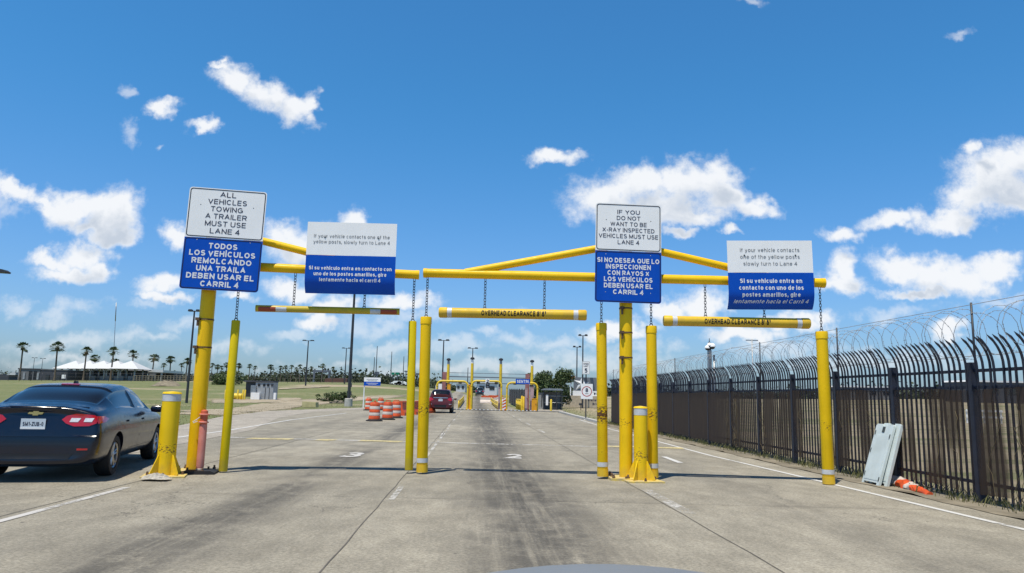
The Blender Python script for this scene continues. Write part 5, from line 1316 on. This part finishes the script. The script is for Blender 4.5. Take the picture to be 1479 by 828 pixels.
# speed signs on one black post before the stone monument
q = G(846, 607); t = empty('sign_post', q, 0, 'black post carrying the two small speed signs', 'sign post'); hh = V(846, 524, q.y).z
MB().box((0, 0, hh / 2), (.07, .05, hh)).build('post', M_lamp, t); MB().lathe([(.13, 0), (.11, .07)], 10).build('foot', M_kerb, t)
c = V(846.5, 531.5, q.y - .06); s_ = q.y / F; t = empty('speed_sign', c, 0, 'white SPEED LIMIT 5 sign on top of the black post', 'sign')
MB().prism(rrect(11 * s_, 18.5 * s_, .03), -.008, .0).build('plate', M_white, t)
a_ = rrect(10.2 * s_, 17.6 * s_, .03); c_ = rrect(9.6 * s_, 17.0 * s_, .025); k = len(a_)
MB().add([(x, -.011, z) for x, z in a_] + [(x, -.011, z) for x, z in c_], [(i, (i + 1) % k, (i + 1) % k + k, i + k) for i in range(k)]).build('border', M_ink, t)
lettering([('SPEED', 0, .19, .09, .32, True, 0), ('LIMIT', 0, .06, .09, .27, True, 0), ('5', 0, -.30, .27, .17, True, 0)], M_ink, t, 'lettering', lambda x, z: (x, -.012, z))
c = V(847.5, 565.5, q.y - .06); t = empty('speed_sign', c, 0, 'white sign with a red ring around an 8, on the black post', 'sign'); w_ = 17 * s_; h_ = 21.5 * s_
MB().prism(rrect(w_, h_, .03), -.008, .0).build('plate', M_white, t)
ro, ri_ = 7.3 * s_, 6.2 * s_; k = 40
MB().add([(r_ * math.cos(2 * math.pi * i / k), -.011, r_ * math.sin(2 * math.pi * i / k)) for r_ in (ro, ri_) for i in range(k)], [(i, (i + 1) % k, (i + 1) % k + k, i + k) for i in range(k)]).build('red_ring', M_red, t)
lettering([('8', 0, -.05, .25, .17, True, 0), ('km/h', 0, -.16, .06, .20, True, 0)], M_ink, t, 'lettering', lambda x, z: (x, -.012, z))
# stone monument with a star
Ym = 92.0; A = lambda px, py, dY=0: V(px, py, Ym + dY)
g0 = tz(A(845, 580).x, Ym); x0, x1 = A(824, 560).x, A(872, 560).x; o = Vector((x0, Ym, g0)); t = empty('monument_sign', o, 0, 'stone monument with a silver star and dark lettering, right of the bush', 'monument')
zt = A(850, 545.5).z - g0; zm = A(850, 565).z - g0; zl = A(850, 572).z - g0; L = x1 - x0
MB().prism([(-.9, 0), (L + .3, 0), (L + .3, zl), (-.2, zl), (-.55, zl * .5)], -.5, .5).build('stone_base', M_beige, t)
MB().prism([(.3, zl), (L, zl), (L, zm), (.3, zm)], -.35, .35).build('white_band', M_white, t)
MB().prism([(.4, zm), (L - .9, zm), (L - .9, zt), (.4, zt)], -.3, .3).build('back_panel', M_starback, t)
MB().prism([(L - .85, zm), (L + .2, zm), (L + .2, zt - .3), (L - .85, zt - .3)], -.4, .4).build('side_pillar', M_beige, t)
sc_ = (zt - zm) * .62; cz = (zt + zm) / 2; cx_ = 1.35
st_ = [(cx_ + (sc_ if i % 2 == 0 else sc_ * .42) * math.sin(R(36 * i + 8)), cz + (sc_ if i % 2 == 0 else sc_ * .42) * math.cos(R(36 * i + 8))) for i in range(10)]
b = MB(); b.add([(x, -.32, z) for x, z in st_] + [(cx_, -.55, cz)], [(i, (i + 1) % 10, 10) for i in range(10)]); b.build('star', M_starm, t)
lettering([('Texas', L - .9, zl + .12, .40, 1.4, True, 0)], M_ink, t, 'lettering', lambda x, z: (x, -.356, z))
lettering([('International', L - 1.1, zl * .55, .30, 1.9, True, 0), ('Bridge', L - .9, zl * .22, .30, 1.1, True, 0)], M_ink, t, 'lettering', lambda x, z: (x, -.506, z))
p = ground_at(839, 80); t = empty('flood_lamp', p, 0, 'small dark flood lamp on the grass before the stone monument', 'lamp'); MB().tube([(0, 0, 0), (0, 0, .5)], .04, 8).build('stem', M_lamp, t); MB().box((0, 0, .6), (.4, .25, .22)).build('lamp_head', M_lamp, t)
p = ground_at(824, 108); z = V(824, 545.5, 108).z - p.z; t = empty('red_canopy', p, 0, 'red topped canopy on a white post behind the bush', 'canopy')
MB().lathe([(.09, 0), (.09, z)], 10).build('post', M_white, t); MB().box((-.1, 0, z), (1.5, .9, .32)).build('top', M_red, t)
# blue and white post boxes left of the first arch
for (px0, px1, pt, m, lb) in ((629.5, 632.5, 556, M_white, 'white narrow box left of the first pipe arch'), (633.5, 638.5, 554, M_signblue, 'blue and white box beside the first pipe arch')):
    a, c = gv(px0, pt, 4), gv(px1, pt, 4); t = empty('post_box', ((a.x + c.x) / 2, a.y, 0), 0, lb, 'box'); h = a.z
    MB().box((0, 0, h * .8), (c.x - a.x, .3, h * .38)).build('head', M_white, t); MB().box((0, 0, h * .36), ((c.x - a.x) * .8, .3, h * .42)).build('cabinet', m, t); MB().box((0, 0, h * .08), (.1, .1, h * .16)).build('foot', M_steel, t)

# ------------------------------------------------------------------ left field: palms, buildings, lamp poles, generator
def make_palm(seed, tall, bushy):
    rnd = random.Random(seed); t = empty('palm_tree', (0, 0, 0)); H = 10.0
    pts = [(0.12 * math.sin(f * 2.1 + seed) * f, 0.1 * math.sin(f * 1.7 + seed * 2) * f, H * f * .9) for f in [i / 9 for i in range(10)]]
    MB().tube(pts, [.34, .26, .22, .20, .19, .18, .17, .17, .18, .22], 10).build('trunk', M_trunk, t)
    top = Vector(pts[-1]); b = MB(); n = 54 if bushy else 38
    for k in range(n):                                 # fan leaves on stalks
        az = rnd.uniform(0, 6.283); el = rnd.uniform(-.95 if bushy else -.7, 1.45); L = rnd.uniform(.75, 1.15)
        d = Vector((math.cos(az) * math.cos(el), math.sin(az) * math.cos(el), math.sin(el))); sd = Vector((-math.sin(az), math.cos(az), 0)); u = d.cross(sd)
        base_ = top + d * .12; hub = base_ + d * L + Vector((0, 0, -.12 * L))
        b.tube([base_, hub], [.025, .015], 4, False)
        for j in range(-6, 7):
            a = j * .24; r = rnd.uniform(.72, .95) * (1 - .03 * abs(j)); dr = (d * math.cos(a) + sd * math.sin(a)).normalized()
            tip = hub + dr * r + Vector((0, 0, -.22 * r - .10 * abs(math.sin(a)))); w = .055
            pd = u.cross(dr).normalized() if u.cross(dr).length > .1 else sd
            mid = hub + dr * r * .55 + Vector((0, 0, -.04)); b.add([hub, mid + pd * w, tip, mid - pd * w], [(0, 1, 2, 3)])
    b.build('crown', M_frond, t, fix=False)
    s = MB()
    for k in range(46):                                # hanging dead leaves under the crown
        az = rnd.uniform(0, 6.283); z0 = rnd.uniform(-.2, .15); l = rnd.uniform(.5, 1.5) * (1.2 if bushy else .8); o = top + Vector((0, 0, z0)); d = Vector((math.cos(az), math.sin(az), 0))
        p = o + d * rnd.uniform(.3, .55) + Vector((0, 0, -l)); sd = Vector((-d.y, d.x, 0)) * .10
        s.add([o + d * .1, o + d * .42 + Vector((0, 0, -.35 * l)) + sd, p, o + d * .42 + Vector((0, 0, -.35 * l)) - sd], [(0, 1, 2, 3)])
    s.build('dead_leaves', M_skirt, t, fix=False); return t
palms = [(28, 491, 549, 182), (78.5, 490, 551, 178), (120, 498, 551, 186), (134, 510, 548, 225), (159.5, 498, 551, 186), (164, 516, 548, 235), (189, 503, 551, 192), (219, 509, 550, 200), (234.5, 523, 549, 240), (244.5, 512, 549, 215),
         (261, 523, 549, 245), (268, 515, 549, 222), (304.5, 523, 550, 245), (313, 525, 550, 235), (319, 527, 549, 250), (326, 522, 549, 240), (343, 523, 549, 240), (359, 524, 550, 245), (367, 527, 550, 250), (390, 525, 550, 250),
         (404.5, 527, 551, 255), (411.5, 526, 551, 255), (419.5, 526, 551, 258), (427, 529, 552, 262), (432.5, 525, 552, 258), (439.5, 529, 552, 262), (448, 528, 552, 265), (464.5, 523.5, 552, 262), (480, 528.5, 552, 265)]
kinds = [make_palm(3, True, False), make_palm(8, True, True), make_palm(15, True, False)]
plabels = ['tall slim palm at the left end of the row, before the grey building', 'tall slim palm second from left, before the dark building wall', 'tall palm before the first white canopy peak', 'short bushy palm rising behind the canopies, left one', 'tall palm before the third white canopy, thin mast above it',
           'short bushy palm rising behind the canopies, right one', 'tall palm before the last white canopy peak', 'bushy palm before the flat white roof right of the canopies', 'short palm at the end of the flat white roof', 'taller palm just beyond the flat white roof',
           'short palm left of the dark lamp pole', 'bushy palm close left of the dark lamp pole', 'palm showing just right of the thick left frame pole', 'bushy palm right of the left frame pole, over the round bush', 'small palm pressed behind a bushy one near the round bush',
           'bushy palm just left of the slim lime hanging post', 'palm just right of the slim lime hanging post', 'left palm of a pair above the generator shed', 'right palm of a pair above the generator shed', 'lone bushy palm right of the generator shed',
           'palm in the middle distance, first of a tight trio right of the generator', 'palm in the middle distance, second of a tight trio right of the generator', 'palm in the middle distance, third of a tight trio right of the generator', 'low palm left of the small double lamp pole', 'tallest palm left of the small double lamp pole', 'low palm hugging the small double lamp pole', 'palm just right of the small double lamp pole', 'lone taller palm above the grey road gantry', 'last palm of the row, right of the grey road gantry']
used = set()
for i, ((px, pt, pb, Y), lb) in enumerate(zip(palms, plabels)):
    k = 1 if i in (3, 5, 7, 9, 11, 13, 15, 16, 19) else (0 if i % 2 else 2)
    o = kinds[k] if k not in used else copy_tree(kinds[k]); used.add(k)
    b_ = V(px, pb, Y); top = V(px, pt, Y); g0 = tz(b_.x, Y); h = (top.z - min(b_.z, g0)) ; s = h / 11.1
    o.location = (b_.x, Y, min(b_.z, g0)); o.rotation_euler = (0, 0, i * 1.3); fat = 1.35 if k == 1 else 1.15
    o.scale = (s * fat, s * fat, s); o['label'] = lb; o['category'] = 'palm tree'; o['group'] = 'palms in a row across the far left field'

def bbox(px0, px1, pt, Y, pb=None):
    a, c = V(px0, pt, Y), V(px1, pt, Y); g = min(tz(a.x, Y), tz(c.x, Y)) if pb is None else V((px0 + px1) / 2, pb, Y).z
    return (a.x + c.x) / 2, c.x - a.x, g - .1, a.z - g + .1
Yb = 196
x, w, g, h = bbox(27, 58, 533.5, Yb); t = empty('building', (x, Yb, g), 0, 'low pale grey building with a dark door at far left', 'building')
MB().box((0, 6, h / 2), (w, 12, h)).build('wall', M_greyb, t); MB().box((0, 6, h + .15), (w + .3, 12.3, .3)).build('roof', M_darkb, t)
for f in (.08, .30): MB().box((f * w, -.02, 1.3), (.9, .1, 2.5)).build('door', M_trim, t)
for f in (-.42, -.2, .44): MB().box((f * w, -.05, h * .42), (.5, .3, h * .6)).build('pilaster', M_gen, t)
x, w, g, h = bbox(58.2, 98, 534.5, Yb); t = empty('building', (x, Yb, g), 0, 'dark building wing between the grey building and the canopies', 'building')
MB().box((0, 6, h / 2), (w, 12, h)).build('wall', M_darkb, t); MB().box((0, 6, h + .1), (w + .1, 12.2, .2)).build('roof', M_greyb, t)
MB().box((w * .38, -.04, h * .42), (1.0, .1, 1.0)).build('sign_plate', M_white, t)
for f in (.2, -.2): MB().box((f * w, -.06, h * .3), (.9, .3, h * .5)).build('window', M_glass, t)
x, w, g, h = bbox(0, 26, 540, Yb + 4); t = empty('building', (x, Yb + 4, g), 0, 'long low shed at the left picture edge with a small white roof', 'building')
MB().box((0, 5, h * .42), (w + 14, 10, h * .84)).build('wall', M_darkb, t); MB().prism([(w * .0, h * .85), (w * .5, h * .85), (w * .5, h * 1.25), (w * .32, h * 1.25)], -1, 8).build('white_roof', M_canvas, t); MB().box((-6, 5, h * .9), (w + 4, 10, .25)).build('roof', M_greyb, t)
for i, (px, lb) in enumerate(((110, 'first white pyramid canopy from the left'), (130.5, 'second white pyramid canopy from the left'), (150.5, 'third white pyramid canopy from the left, behind a tall palm'), (170.5, 'fourth white pyramid canopy from the left'), (190.5, 'last white pyramid canopy, joining the flat roof'))):
    Y = 222 - 9 * i; c = V(px, 521, Y); e0 = V(px - 21, 533, Y); e1 = V(px + 21, 533, Y); w = (e1.x - e0.x) / 2; g0 = tz(c.x, Y) - .1
    t = empty('canopy', (c.x, Y, g0), 0, lb, 'canopy', 'white pyramid canopies of the far inspection building'); zt, ze = c.z - g0, e0.z - g0
    b = MB(); n = 6; vs = []
    for j in range(n + 1):                             # taut cloth sagging slightly towards the eaves
        f = j / n; r = w * f; z = zt + (ze - zt) * f
        vs += [(-r, -r, z), (r, -r, z), (r, r, z), (-r, r, z)]
    b.add(vs, [(j * 4 + k, j * 4 + (k + 1) % 4, j * 4 + 4 + (k + 1) % 4, j * 4 + 4 + k) for j in range(n) for k in range(4)]); b.build('cloth', M_canvas, t)
    for (sx, sy) in ((-1, -1), (1, -1), (1, 1), (-1, 1)):
        MB().tube([(sx * w * .55, sy * w * .55, 0), (sx * w * .55, sy * w * .55, ze + .2)], .22, 8).build('column', M_gen, t)
        MB().tube([(sx * w * .55, sy * w * .55, ze * .7), (sx * w * .95, sy * w * .95, ze)], .12, 6).build('strut', M_steel, t)
    MB().box((0, w * .7, ze * .48), (w * 1.6, .3, ze * .9)).build('booth', M_darkb, t)
    for f in (-.35, .3): MB().box((f * w, -w * .4, ze * .2), (w * .35, 1.2, ze * .42)).build('kiosk', M_greyb, t)
x, w, g, h = bbox(191, 241, 533.5, 192); t = empty('building', (x, 196, g), 0, 'flat white roofed shelter right of the pyramid canopies', 'building')
MB().prism([(-w / 2, h - .7), (w / 2, h - .7), (w / 2, h - .1), (-w / 2, h + .35)], -6, 6).build('roof', M_canvas, t); MB().box((w * .12, 3, (h - .7) / 2), (w * .74, 5, h - .7)).build('wall', M_darkb, t)
for k in range(6): MB().box((-w * .46 + k * w * .18, -5.5, (h - .7) / 2), (.35, .35, h - .7)).build('column', M_gen, t)
MB().box((w * .2, -5.8, h * .55), (1.6, .2, 1.6)).build('sign_plate', M_greyb, t)
# chain link fence in front of the buildings, and the dirt mound
t = empty('field_fence', ground_at(150, 168), 0, 'low wire fence with many thin posts before the far buildings', 'fence'); o = t.location
pp = [ground_at(-40 + 16.2 * i, 168 + .02 * i) for i in range(36)]
for q in pp: MB().tube([q - o, q - o + Vector((0, 0, 1.9))], .04, 6).build('post', M_lamp, t)
for z in (.3, 1.0, 1.85):
    MB().tube([q - o + Vector((0, 0, z)) for q in pp], .018, 4).build('rail', M_lamp, t)
t = empty('rail_fence', ground_at(225, 176), 0, 'dull post and rail barrier running right from the flat white roof', 'fence'); o = t.location
pp = [ground_at(190 + 4.5 * i, 176) for i in range(20)]
for q in pp: MB().box(q - o + Vector((0, 0, .7)), (.16, .16, 1.4)).build('post', M_verge, t)
for z in (.45, .9, 1.3): MB().tube([q - o + Vector((0, 0, z)) for q in pp], .05, 5).build('rail', M_verge, t)
q = ground_at(240, 140); b = MB(); rnd = random.Random(4); vs = []; n = 14
for i in range(n):
    for j in range(n):
        x, y = -1 + 2 * i / (n - 1), -1 + 2 * j / (n - 1); vs.append((x * 2.6, y * 2.2, max(-.1, .95 * (1 - (x * x + y * y)) * (.8 + .4 * rnd.random()))))
b.add(vs, [(i * n + j, (i + 1) * n + j, (i + 1) * n + j + 1, i * n + j + 1) for i in range(n - 1) for j in range(n - 1)], 0, True); tag(b.build('dirt_mound', M_verge, None, q), 'low dirt mound in the left field before the pale barrier', 'mound')

def lamp_pole(px, pt, Y, r, heads, label, name='lamp_pole', concrete=False, cat='lamp pole'):
    a = V(px, pt, Y); g = tz(a.x, Y) - .05; t = empty(name, (a.x, Y, g), 0, label, cat, 'lamp poles around the crossing' if cat == 'lamp pole' else None); h = a.z - g
    MB().lathe([(r, 0), (r * .6, h)], 10).build('pole', M_lamp, t)
    if heads:
        MB().tube([(-heads * .5, 0, h - .05), (heads * .5, 0, h - .05)], r * .35, 6).build('cross_arm', M_lamp, t)
        for s in (-1, 1): MB().prism([(-.32 * heads, -.10), (.32 * heads, -.10), (.22 * heads, .10), (-.22 * heads, .10)], -.22, .22).build('lamp_head', M_lamp, t, (s * heads * .62, 0, h + .02))
    if concrete:
        MB().lathe([(r * 2.4, 0), (r * 2.3, .75), (r * 1.9, .8)], 12).build('footing', M_kerb, t)
        for k in range(3): MB().box((r * 1.05, -r * .4, 1.3 + .8 * k), (r * .8, r, .4)).build('control_box', M_lamp, t)
    return t
lamp_pole(281, 449, 72, .13, .62, 'dark double lamp pole close left of the thick left frame pole')
lamp_pole(513.5, 398, 73, .17, .9, 'thick dark pole with concrete footing rising behind the wide sign', concrete=True)
lamp_pole(445.5, 492, 150, .17, 1.3, 'small dark double lamp pole among the last palms')
lamp_pole(500.5, 503, 165, .15, 1.1, 'small lamp pole just left of the thick footed pole')
lamp_pole(641, 491.5, 105, .13, .9, 'dark double lamp pole right of the golden post, above the maroon car')
lamp_pole(683, 503, 130, .13, 1.0, 'dark double lamp pole standing behind the middle gate pole')
lamp_pole(842, 484.5, 90, .11, .62, 'tall double lamp pole rising behind the SPEED LIMIT sign')
lamp_pole(833.5, 501, 100, .11, .62, 'shorter double lamp pole left of the SPEED LIMIT sign')
for px, pt, Y, lb in ((545, 500, 230, 'thin far mast above the blue and white field sign'), (566, 508, 240, 'thin far mast above the green road signs'), (583.5, 515, 250, 'shortest thin far mast just left of the slim lime post'), (541, 516, 235, 'short thin far mast left of a taller one above the field sign'), (676, 531, 220, 'thin far mast between the gate camera poles')):
    lamp_pole(px, pt, Y, .16, 0, lb, 'mast', cat='mast')
a = V(168, 437, 260); b_ = V(162.5, 545, 260); t = empty('antenna_mast', (b_.x, 260, b_.z), 0, 'tall hair thin lattice antenna mast above the white canopies', 'antenna'); h = a.z - b_.z; dx = a.x - b_.x
MB().tube([(0, 0, 0), (dx, 0, h)], .10, 6).build('mast', M_steel, t); MB().tube([(dx * .75, 0, h * .75), (dx * .99, 0, h * .99)], .16, 6).build('antenna', M_steel, t)
for px, pt, lb in ((50, 517, 'faint thin double lamp pole behind the grey building'), (62, 518, 'faint thin lamp pole behind the dark building wing')): lamp_pole(px, pt, 255, .10, 1.0, lb)
# lamp head at the left picture edge, its pole outside the picture
a = V(3, 391, 27); t = empty('lamp_pole', (a.x - 1.5, 27, 0), 0, 'lamp arm reaching in at the left picture edge', 'lamp pole', 'lamp poles around the crossing')
MB().lathe([(.12, 0), (.08, a.z)], 10).build('pole', M_lamp, t); MB().tube([(0, 0, a.z - .1), (1.0, 0, a.z - .02)], .05, 8).build('arm', M_lamp, t)
MB().prism([(1.05, -.07), (1.72, -.10), (1.74, -.05), (1.6, .03), (1.2, .07), (.95, 0)], -.16, .16).build('lamp_head', M_lamp, t, (0, 0, a.z))
# generator shed, yellow tank and small things in the field
Yg = 92; x, w, g, h = bbox(354, 395.5, 549.5, Yg); t = empty('generator', (x, Yg, g), 0, 'grey generator housing with dark vents in the left field', 'generator')
MB().box((w * .20, .8, h * .46), (w * .62, 1.8, h * .92)).build('housing', M_gen, t); MB().box((-w * .26, .9, h * .55), (w * .44, 1.4, h * .8)).build('engine_frame', M_lamp, t); MB().box((0, .8, h * .96), (w * 1.02, 2.0, h * .08)).build('roof', M_darkb, t)
for f, m in ((-.02, M_trim), (.16, M_trim), (.30, M_trim), (.44, M_lamp)): MB().box((f * w + .1, -.12, h * .78), (.28, .06, .3)).build('vent', m, t)
MB().box((-w * .16, -.1, h * .5), (w * .18, .5, h * .5)).build('grey_box', M_steel, t); MB().box((-w * .06, -.35, h * .2), (w * .30, .5, h * .36)).build('white_box', M_white, t); MB().box((w * .55, .2, h * .22), (.35, .4, h * .35)).build('side_box', M_white, t)
for f in (.24, .38): MB().box((f * w, -.12, h * .35), (.05, .06, h * .6)).build('door_edge', M_lamp, t)
x, w, g, h = bbox(336, 351, 568, Yg - 1); t = empty('fuel_tank', (x, Yg - 1, g), 0, 'yellow fuel tank lying left of the grey generator', 'tank')
MB().lathe([(.2, -w / 2), (h * .42, -w / 2 + .1), (h * .42, w / 2 - .1), (.2, w / 2)], 18, (0, 0, h * .56), axis='X').build('tank', M_gy, t)
for f in (-.35, .35): MB().box((f * w, 0, h * .1), (.15, .8, h * .25)).build('saddle', M_gy, t)
for px in (326, 344, 351.5, 354.5):
    a = V(px, 563, Yg - 2); t = empty('guard_post', (a.x, Yg - 2, tz(a.x, Yg - 2)), 0, {326: 'yellow guard post at the left end of the fuel tank', 344: 'yellow guard post behind the fuel tank middle', 351.5: 'left of two yellow guard posts between tank and generator', 354.5: 'right of two yellow guard posts between tank and generator'}[px], 'guard post', 'yellow guard posts round the fuel tank'); hh = a.z - t.location.z
    MB().lathe([(.09, 0), (.09, hh - .05), (.05, hh)], 10).build('post', M_gy, t)
q = GT(448, 588); tag(MB().prism([(-.62, 0), (.62, 0), (.58, .42), (-.58, .46)], -.5, .5).build('concrete_block', mat('pale_yellow_block', (.52, .46, .24), .85, var=.2), None, q), 'pale yellow concrete block beside the dirt track', 'concrete block')
rnd = random.Random(31)
q = GT(494, 583); b = MB()
for k in range(9):
    c = Vector((rnd.uniform(-1.2, 1.2), rnd.uniform(-.5, .5), 0)); r = rnd.uniform(.12, .36)
    vs = [c + Vector((r * math.cos(a) * rnd.uniform(.7, 1.2), r * math.sin(a) * rnd.uniform(.7, 1.2), z)) for z in (0, r * .8) for a in [i * 6.283 / 7 for i in range(7)]] + [c + Vector((0, 0, r * 1.1))]
    b.add(vs, [(i, (i + 1) % 7, 7 + (i + 1) % 7, 7 + i) for i in range(7)] + [(7 + i, 7 + (i + 1) % 7, 14) for i in range(7)])
tag(b.build('rubble', M_verge, None, q), 'heap of rubble at the foot of the thick footed pole', 'rubble', kind='stuff')
for (px, py, sc, lb) in ((330, 552, 2.0, 'round dark green bush behind the slim lime post'), (478, 580, .7, 'low scrubby bush left of the thick footed pole'), (497, 580, .8, 'low scrubby bush at the foot of the thick footed pole')):
    Y = 150 if py < 560 else GT(px, py).y; q = base(px, Y); t = empty('bush', q, 0, lb, 'bush')
    leaf_cloud(random.Random(int(px)), (0, 0, sc * .6), (sc * 1.6, sc, sc * .75), 1500, .10 * sc + .02).build('crown', M_leaf, t, fix=False); MB().tube([(0, 0, 0), (0, 0, sc)], .05, 5).build('stem', M_trunk, t)
a, c = V(526, 546, 66), V(550, 546, 66); z1, z0 = V(538, 545.5, 66).z, V(538, 557.5, 66).z; t = empty('field_sign', ((a.x + c.x) / 2, 66, 0), 0, 'small blue and white board on one white post at the field edge', 'sign'); w = c.x - a.x; zz = (z0 + z1) / 2
MB().box((0, 0, zz + (z1 - z0) * .25), (w, .03, (z1 - z0) * .5)).build('white_panel', M_white, t); MB().prism([(-w / 2, z0), (w / 2, z0 + .03), (w / 2, zz), (-w / 2, zz)], -.015, .015).build('blue_panel', M_signblue, t); MB().box((-w / 2 + .04, .06, z1 / 2), (.09, .07, z1)).build('post', M_letterwhite, t)
for f, L in ((.78, .7), (.62, .55)): MB().box((0, -.02, z0 + (z1 - z0) * f), (w * L, .006, .035)).build('text_line', M_inkgrey, t)
for f, L in ((.32, .7), (.2, .5)): MB().box((0, -.02, z0 + (z1 - z0) * f), (w * L, .006, .035)).build('text_line', M_letterwhite, t)
# far road: gantry, green signs, grey sign backs, brown wall, white cars, white buildings
Y = 290; a, c = V(452, 536, Y), V(478, 536, Y); g = tz(a.x, Y); t = empty('road_gantry', ((a.x + c.x) / 2, Y, g), 0, 'grey road gantry on two legs between the last palms', 'gantry'); w = c.x - a.x; h = a.z - g
MB().box((0, 0, h), (w, .5, .8)).build('truss', M_greysign, t)
for s in (-.42, .42): MB().box((s * w, 0, h / 2), (.7, .6, h + .9)).build('leg', M_greysign, t)
def road_sign(px0, px1, pt, pb, Y, m, lb):
    a, c, z0 = V(px0, pt, Y), V(px1, pt, Y), V(px0, pb, Y).z; x = (a.x + c.x) / 2; g = tz(x, Y); t = empty('road_sign', (x, Y, g), 0, lb, 'road sign')
    MB().box((0, 0, (a.z + z0) / 2 - g), (c.x - a.x, .2, a.z - z0)).build('board', m, t); MB().box((0, .2, (a.z - g) / 2), (.35, .3, a.z - g)).build('post', M_greysign, t)
road_sign(565.5, 570, 538, 541.5, 300, M_green, 'green road sign on the far highway, left one'); road_sign(571, 577, 538, 541.5, 300, M_green, 'green road sign on the far highway, right one')
road_sign(541, 548, 537, 541, 290, M_greysign, 'grey sign back above the far trees over the field sign'); road_sign(584, 589, 535.5, 537.5, 300, M_greysign, 'thin grey sign board left of the slim lime post'); road_sign(600, 606, 539, 542, 300, M_greysign, 'grey sign board between the slim lime and golden posts')
Y = 275; a, c = V(469, 547.5, Y), V(501, 547.5, Y); g = tz(a.x, Y); tag(MB().prism([(a.x, g - .2), (c.x, g - .2), (c.x, c.z), (c.x - 1, c.z + .3), (a.x + 1, a.z + .3), (a.x, a.z)], Y, Y + 3).build('brown_wall', M_brown), 'long brown red wall beyond the field under the road gantry', 'wall')
for px, lb in ((572, 'white vehicle on the far road, left of two'), (578.5, 'white vehicle on the far road, right of two')):
    q = base(px, 255); t = empty('far_car', q, R(90), lb, 'car'); MB().prism([(-2.1, .3), (2.1, .3), (2.15, .8), (1.3, .95), (.7, 1.45), (-1.2, 1.45), (-2.0, .95)], -.85, .85).build('body', M_white, t).rotation_euler = (0, 0, R(90))
    for s in (-1.3, 1.3): MB().lathe([(.33, -.9), (.33, .9)], 14, (0, s, .33), axis='X').build('wheel', M_tyre, t)
def shed(px0, px1, pt, Y, m, lb, pb=None):
    x, w, g, h = bbox(px0, px1, pt, Y, pb); t = empty('building', (x, Y, g), 0, lb, 'building'); MB().box((0, 4, h / 2), (w, 8, h)).build('wall', m, t); MB().prism([(-w / 2 - .2, h), (w / 2 + .2, h), (w / 2 - .3, h + .35), (-w / 2 + .3, h + .35)], -.3, 8.3).build('roof', M_canvas, t)
    k = max(2, int(w / 3))
    for i in range(k): MB().box((-w / 2 + (i + .5) * w / k, -.03, h * .6), (w / k * .5, .1, h * .3)).build('window', M_glass, t)
shed(689, 718, 553, 172, M_canvas, 'white building closing the view beyond the black vehicle'); shed(659, 672, 554, 180, M_canvas, 'white building seen through the left pipe arch')
shed(1395, 1500, 551.5, 150, M_darkb, 'long low dark building with a white roof edge seen through the fence'); shed(1210, 1290, 559, 170, M_greyb, 'low grey building far behind the fence')
# far trees as one mass along the horizon
def tree_mass(px0, px1, Y, hp, seed, dens=7):
    rnd = random.Random(seed); b = MB(); px = px0
    while px < px1:
        q = base(px, Y + rnd.uniform(-8, 8)); r = hp * rnd.uniform(.5, 1.15); W = r * rnd.uniform(.9, 1.7)
        for _ in range(int(dens * 16)):
            d = Vector((rnd.gauss(0, .5) * W, rnd.gauss(0, .5) * W, abs(rnd.gauss(.45, .33)) * r)); p = q + d; u = Vector((rnd.gauss(0, 1), rnd.gauss(0, 1), rnd.gauss(0, 1))).normalized(); v = u.cross(Vector((rnd.gauss(0, 1), rnd.gauss(0, 1), rnd.gauss(0, 1)))).normalized()
            k = rnd.uniform(.3, .62); b.add([p - u * k, p + v * k, p + u * k, p - v * k], [(0, 1, 2, 3)])
        px += W / Y * F * rnd.uniform(.35, .8)
    return b
b = tree_mass(240, 700, 330, 3.6, 5); o = tree_mass(395, 640, 300, 4.6, 8); b.add(o.v, o.f); o = tree_mass(-30, 250, 320, 3.2, 9); b.add(o.v, o.f); o = tree_mass(1150, 1600, 210, 3.4, 12); b.add(o.v, o.f); o = tree_mass(780, 1150, 260, 3.0, 14); b.add(o.v, o.f)
b.build('far_trees', M_far, fix=False)['kind'] = 'stuff'
# camera tower behind the fence
Y = 33.0; a = V(1024.5, 495, Y); t = empty('camera_tower', (a.x, Y, 0), 0, 'grey post with white dome cameras rising behind the dark fence', 'camera tower'); h = a.z
MB().lathe([(.12, 0), (.10, h - .35)], 12).build('post', M_steel, t); MB().lathe([(.045, 0), (.045, h - .55)], 8, (.2, 0, 0)).build('conduit', M_steel, t); MB().lathe([(.08, h - .4), (.08, h - .05), (.02, h + .05), (.012, h + .2)], 10).build('finial', M_lamp, t)
for (x, z, r) in ((.11, -.16, .15), (-.12, -.24, .12), (-.02, -.12, .12)):
    d = MB().lathe([(.02, r * .9), (r * .7, r * .62), (r, 0), (r * .95, -r * .3)], 16, (x, -.08, h + z)); q = d.build('dome_housing', M_white, t)
    MB().lathe([(r * .8, -r * .3), (r * .62, -r * .8), (.01, -r)], 16, (x, -.08, h + z), closed=False).build('dome_lens', M_trim, q)
# thin pole and rails behind the fence on the right
a = V(1086, 490, 30); t = empty('thin_pole', (a.x, 30, 0), 0, 'thin pole with a small cross bar behind the razor wire', 'pole'); MB().lathe([(.03, 0), (.025, a.z)], 8).build('pole', M_steel, t); MB().box((0, 0, a.z - .05), (.5, .04, .04)).build('cross_bar', M_steel, t)
t = empty('white_rail', ground_at(1420, 60), 0, 'white rail gate standing in the dry field behind the fence', 'rail gate')
for z in (.5, 1.0): MB().box((0, 0, z), (3.0, .06, .14)).build('rail', M_white, t)
for x in (-1.4, 0, 1.4): MB().box((x, .06, .55), (.1, .06, 1.1)).build('post', M_white, t)
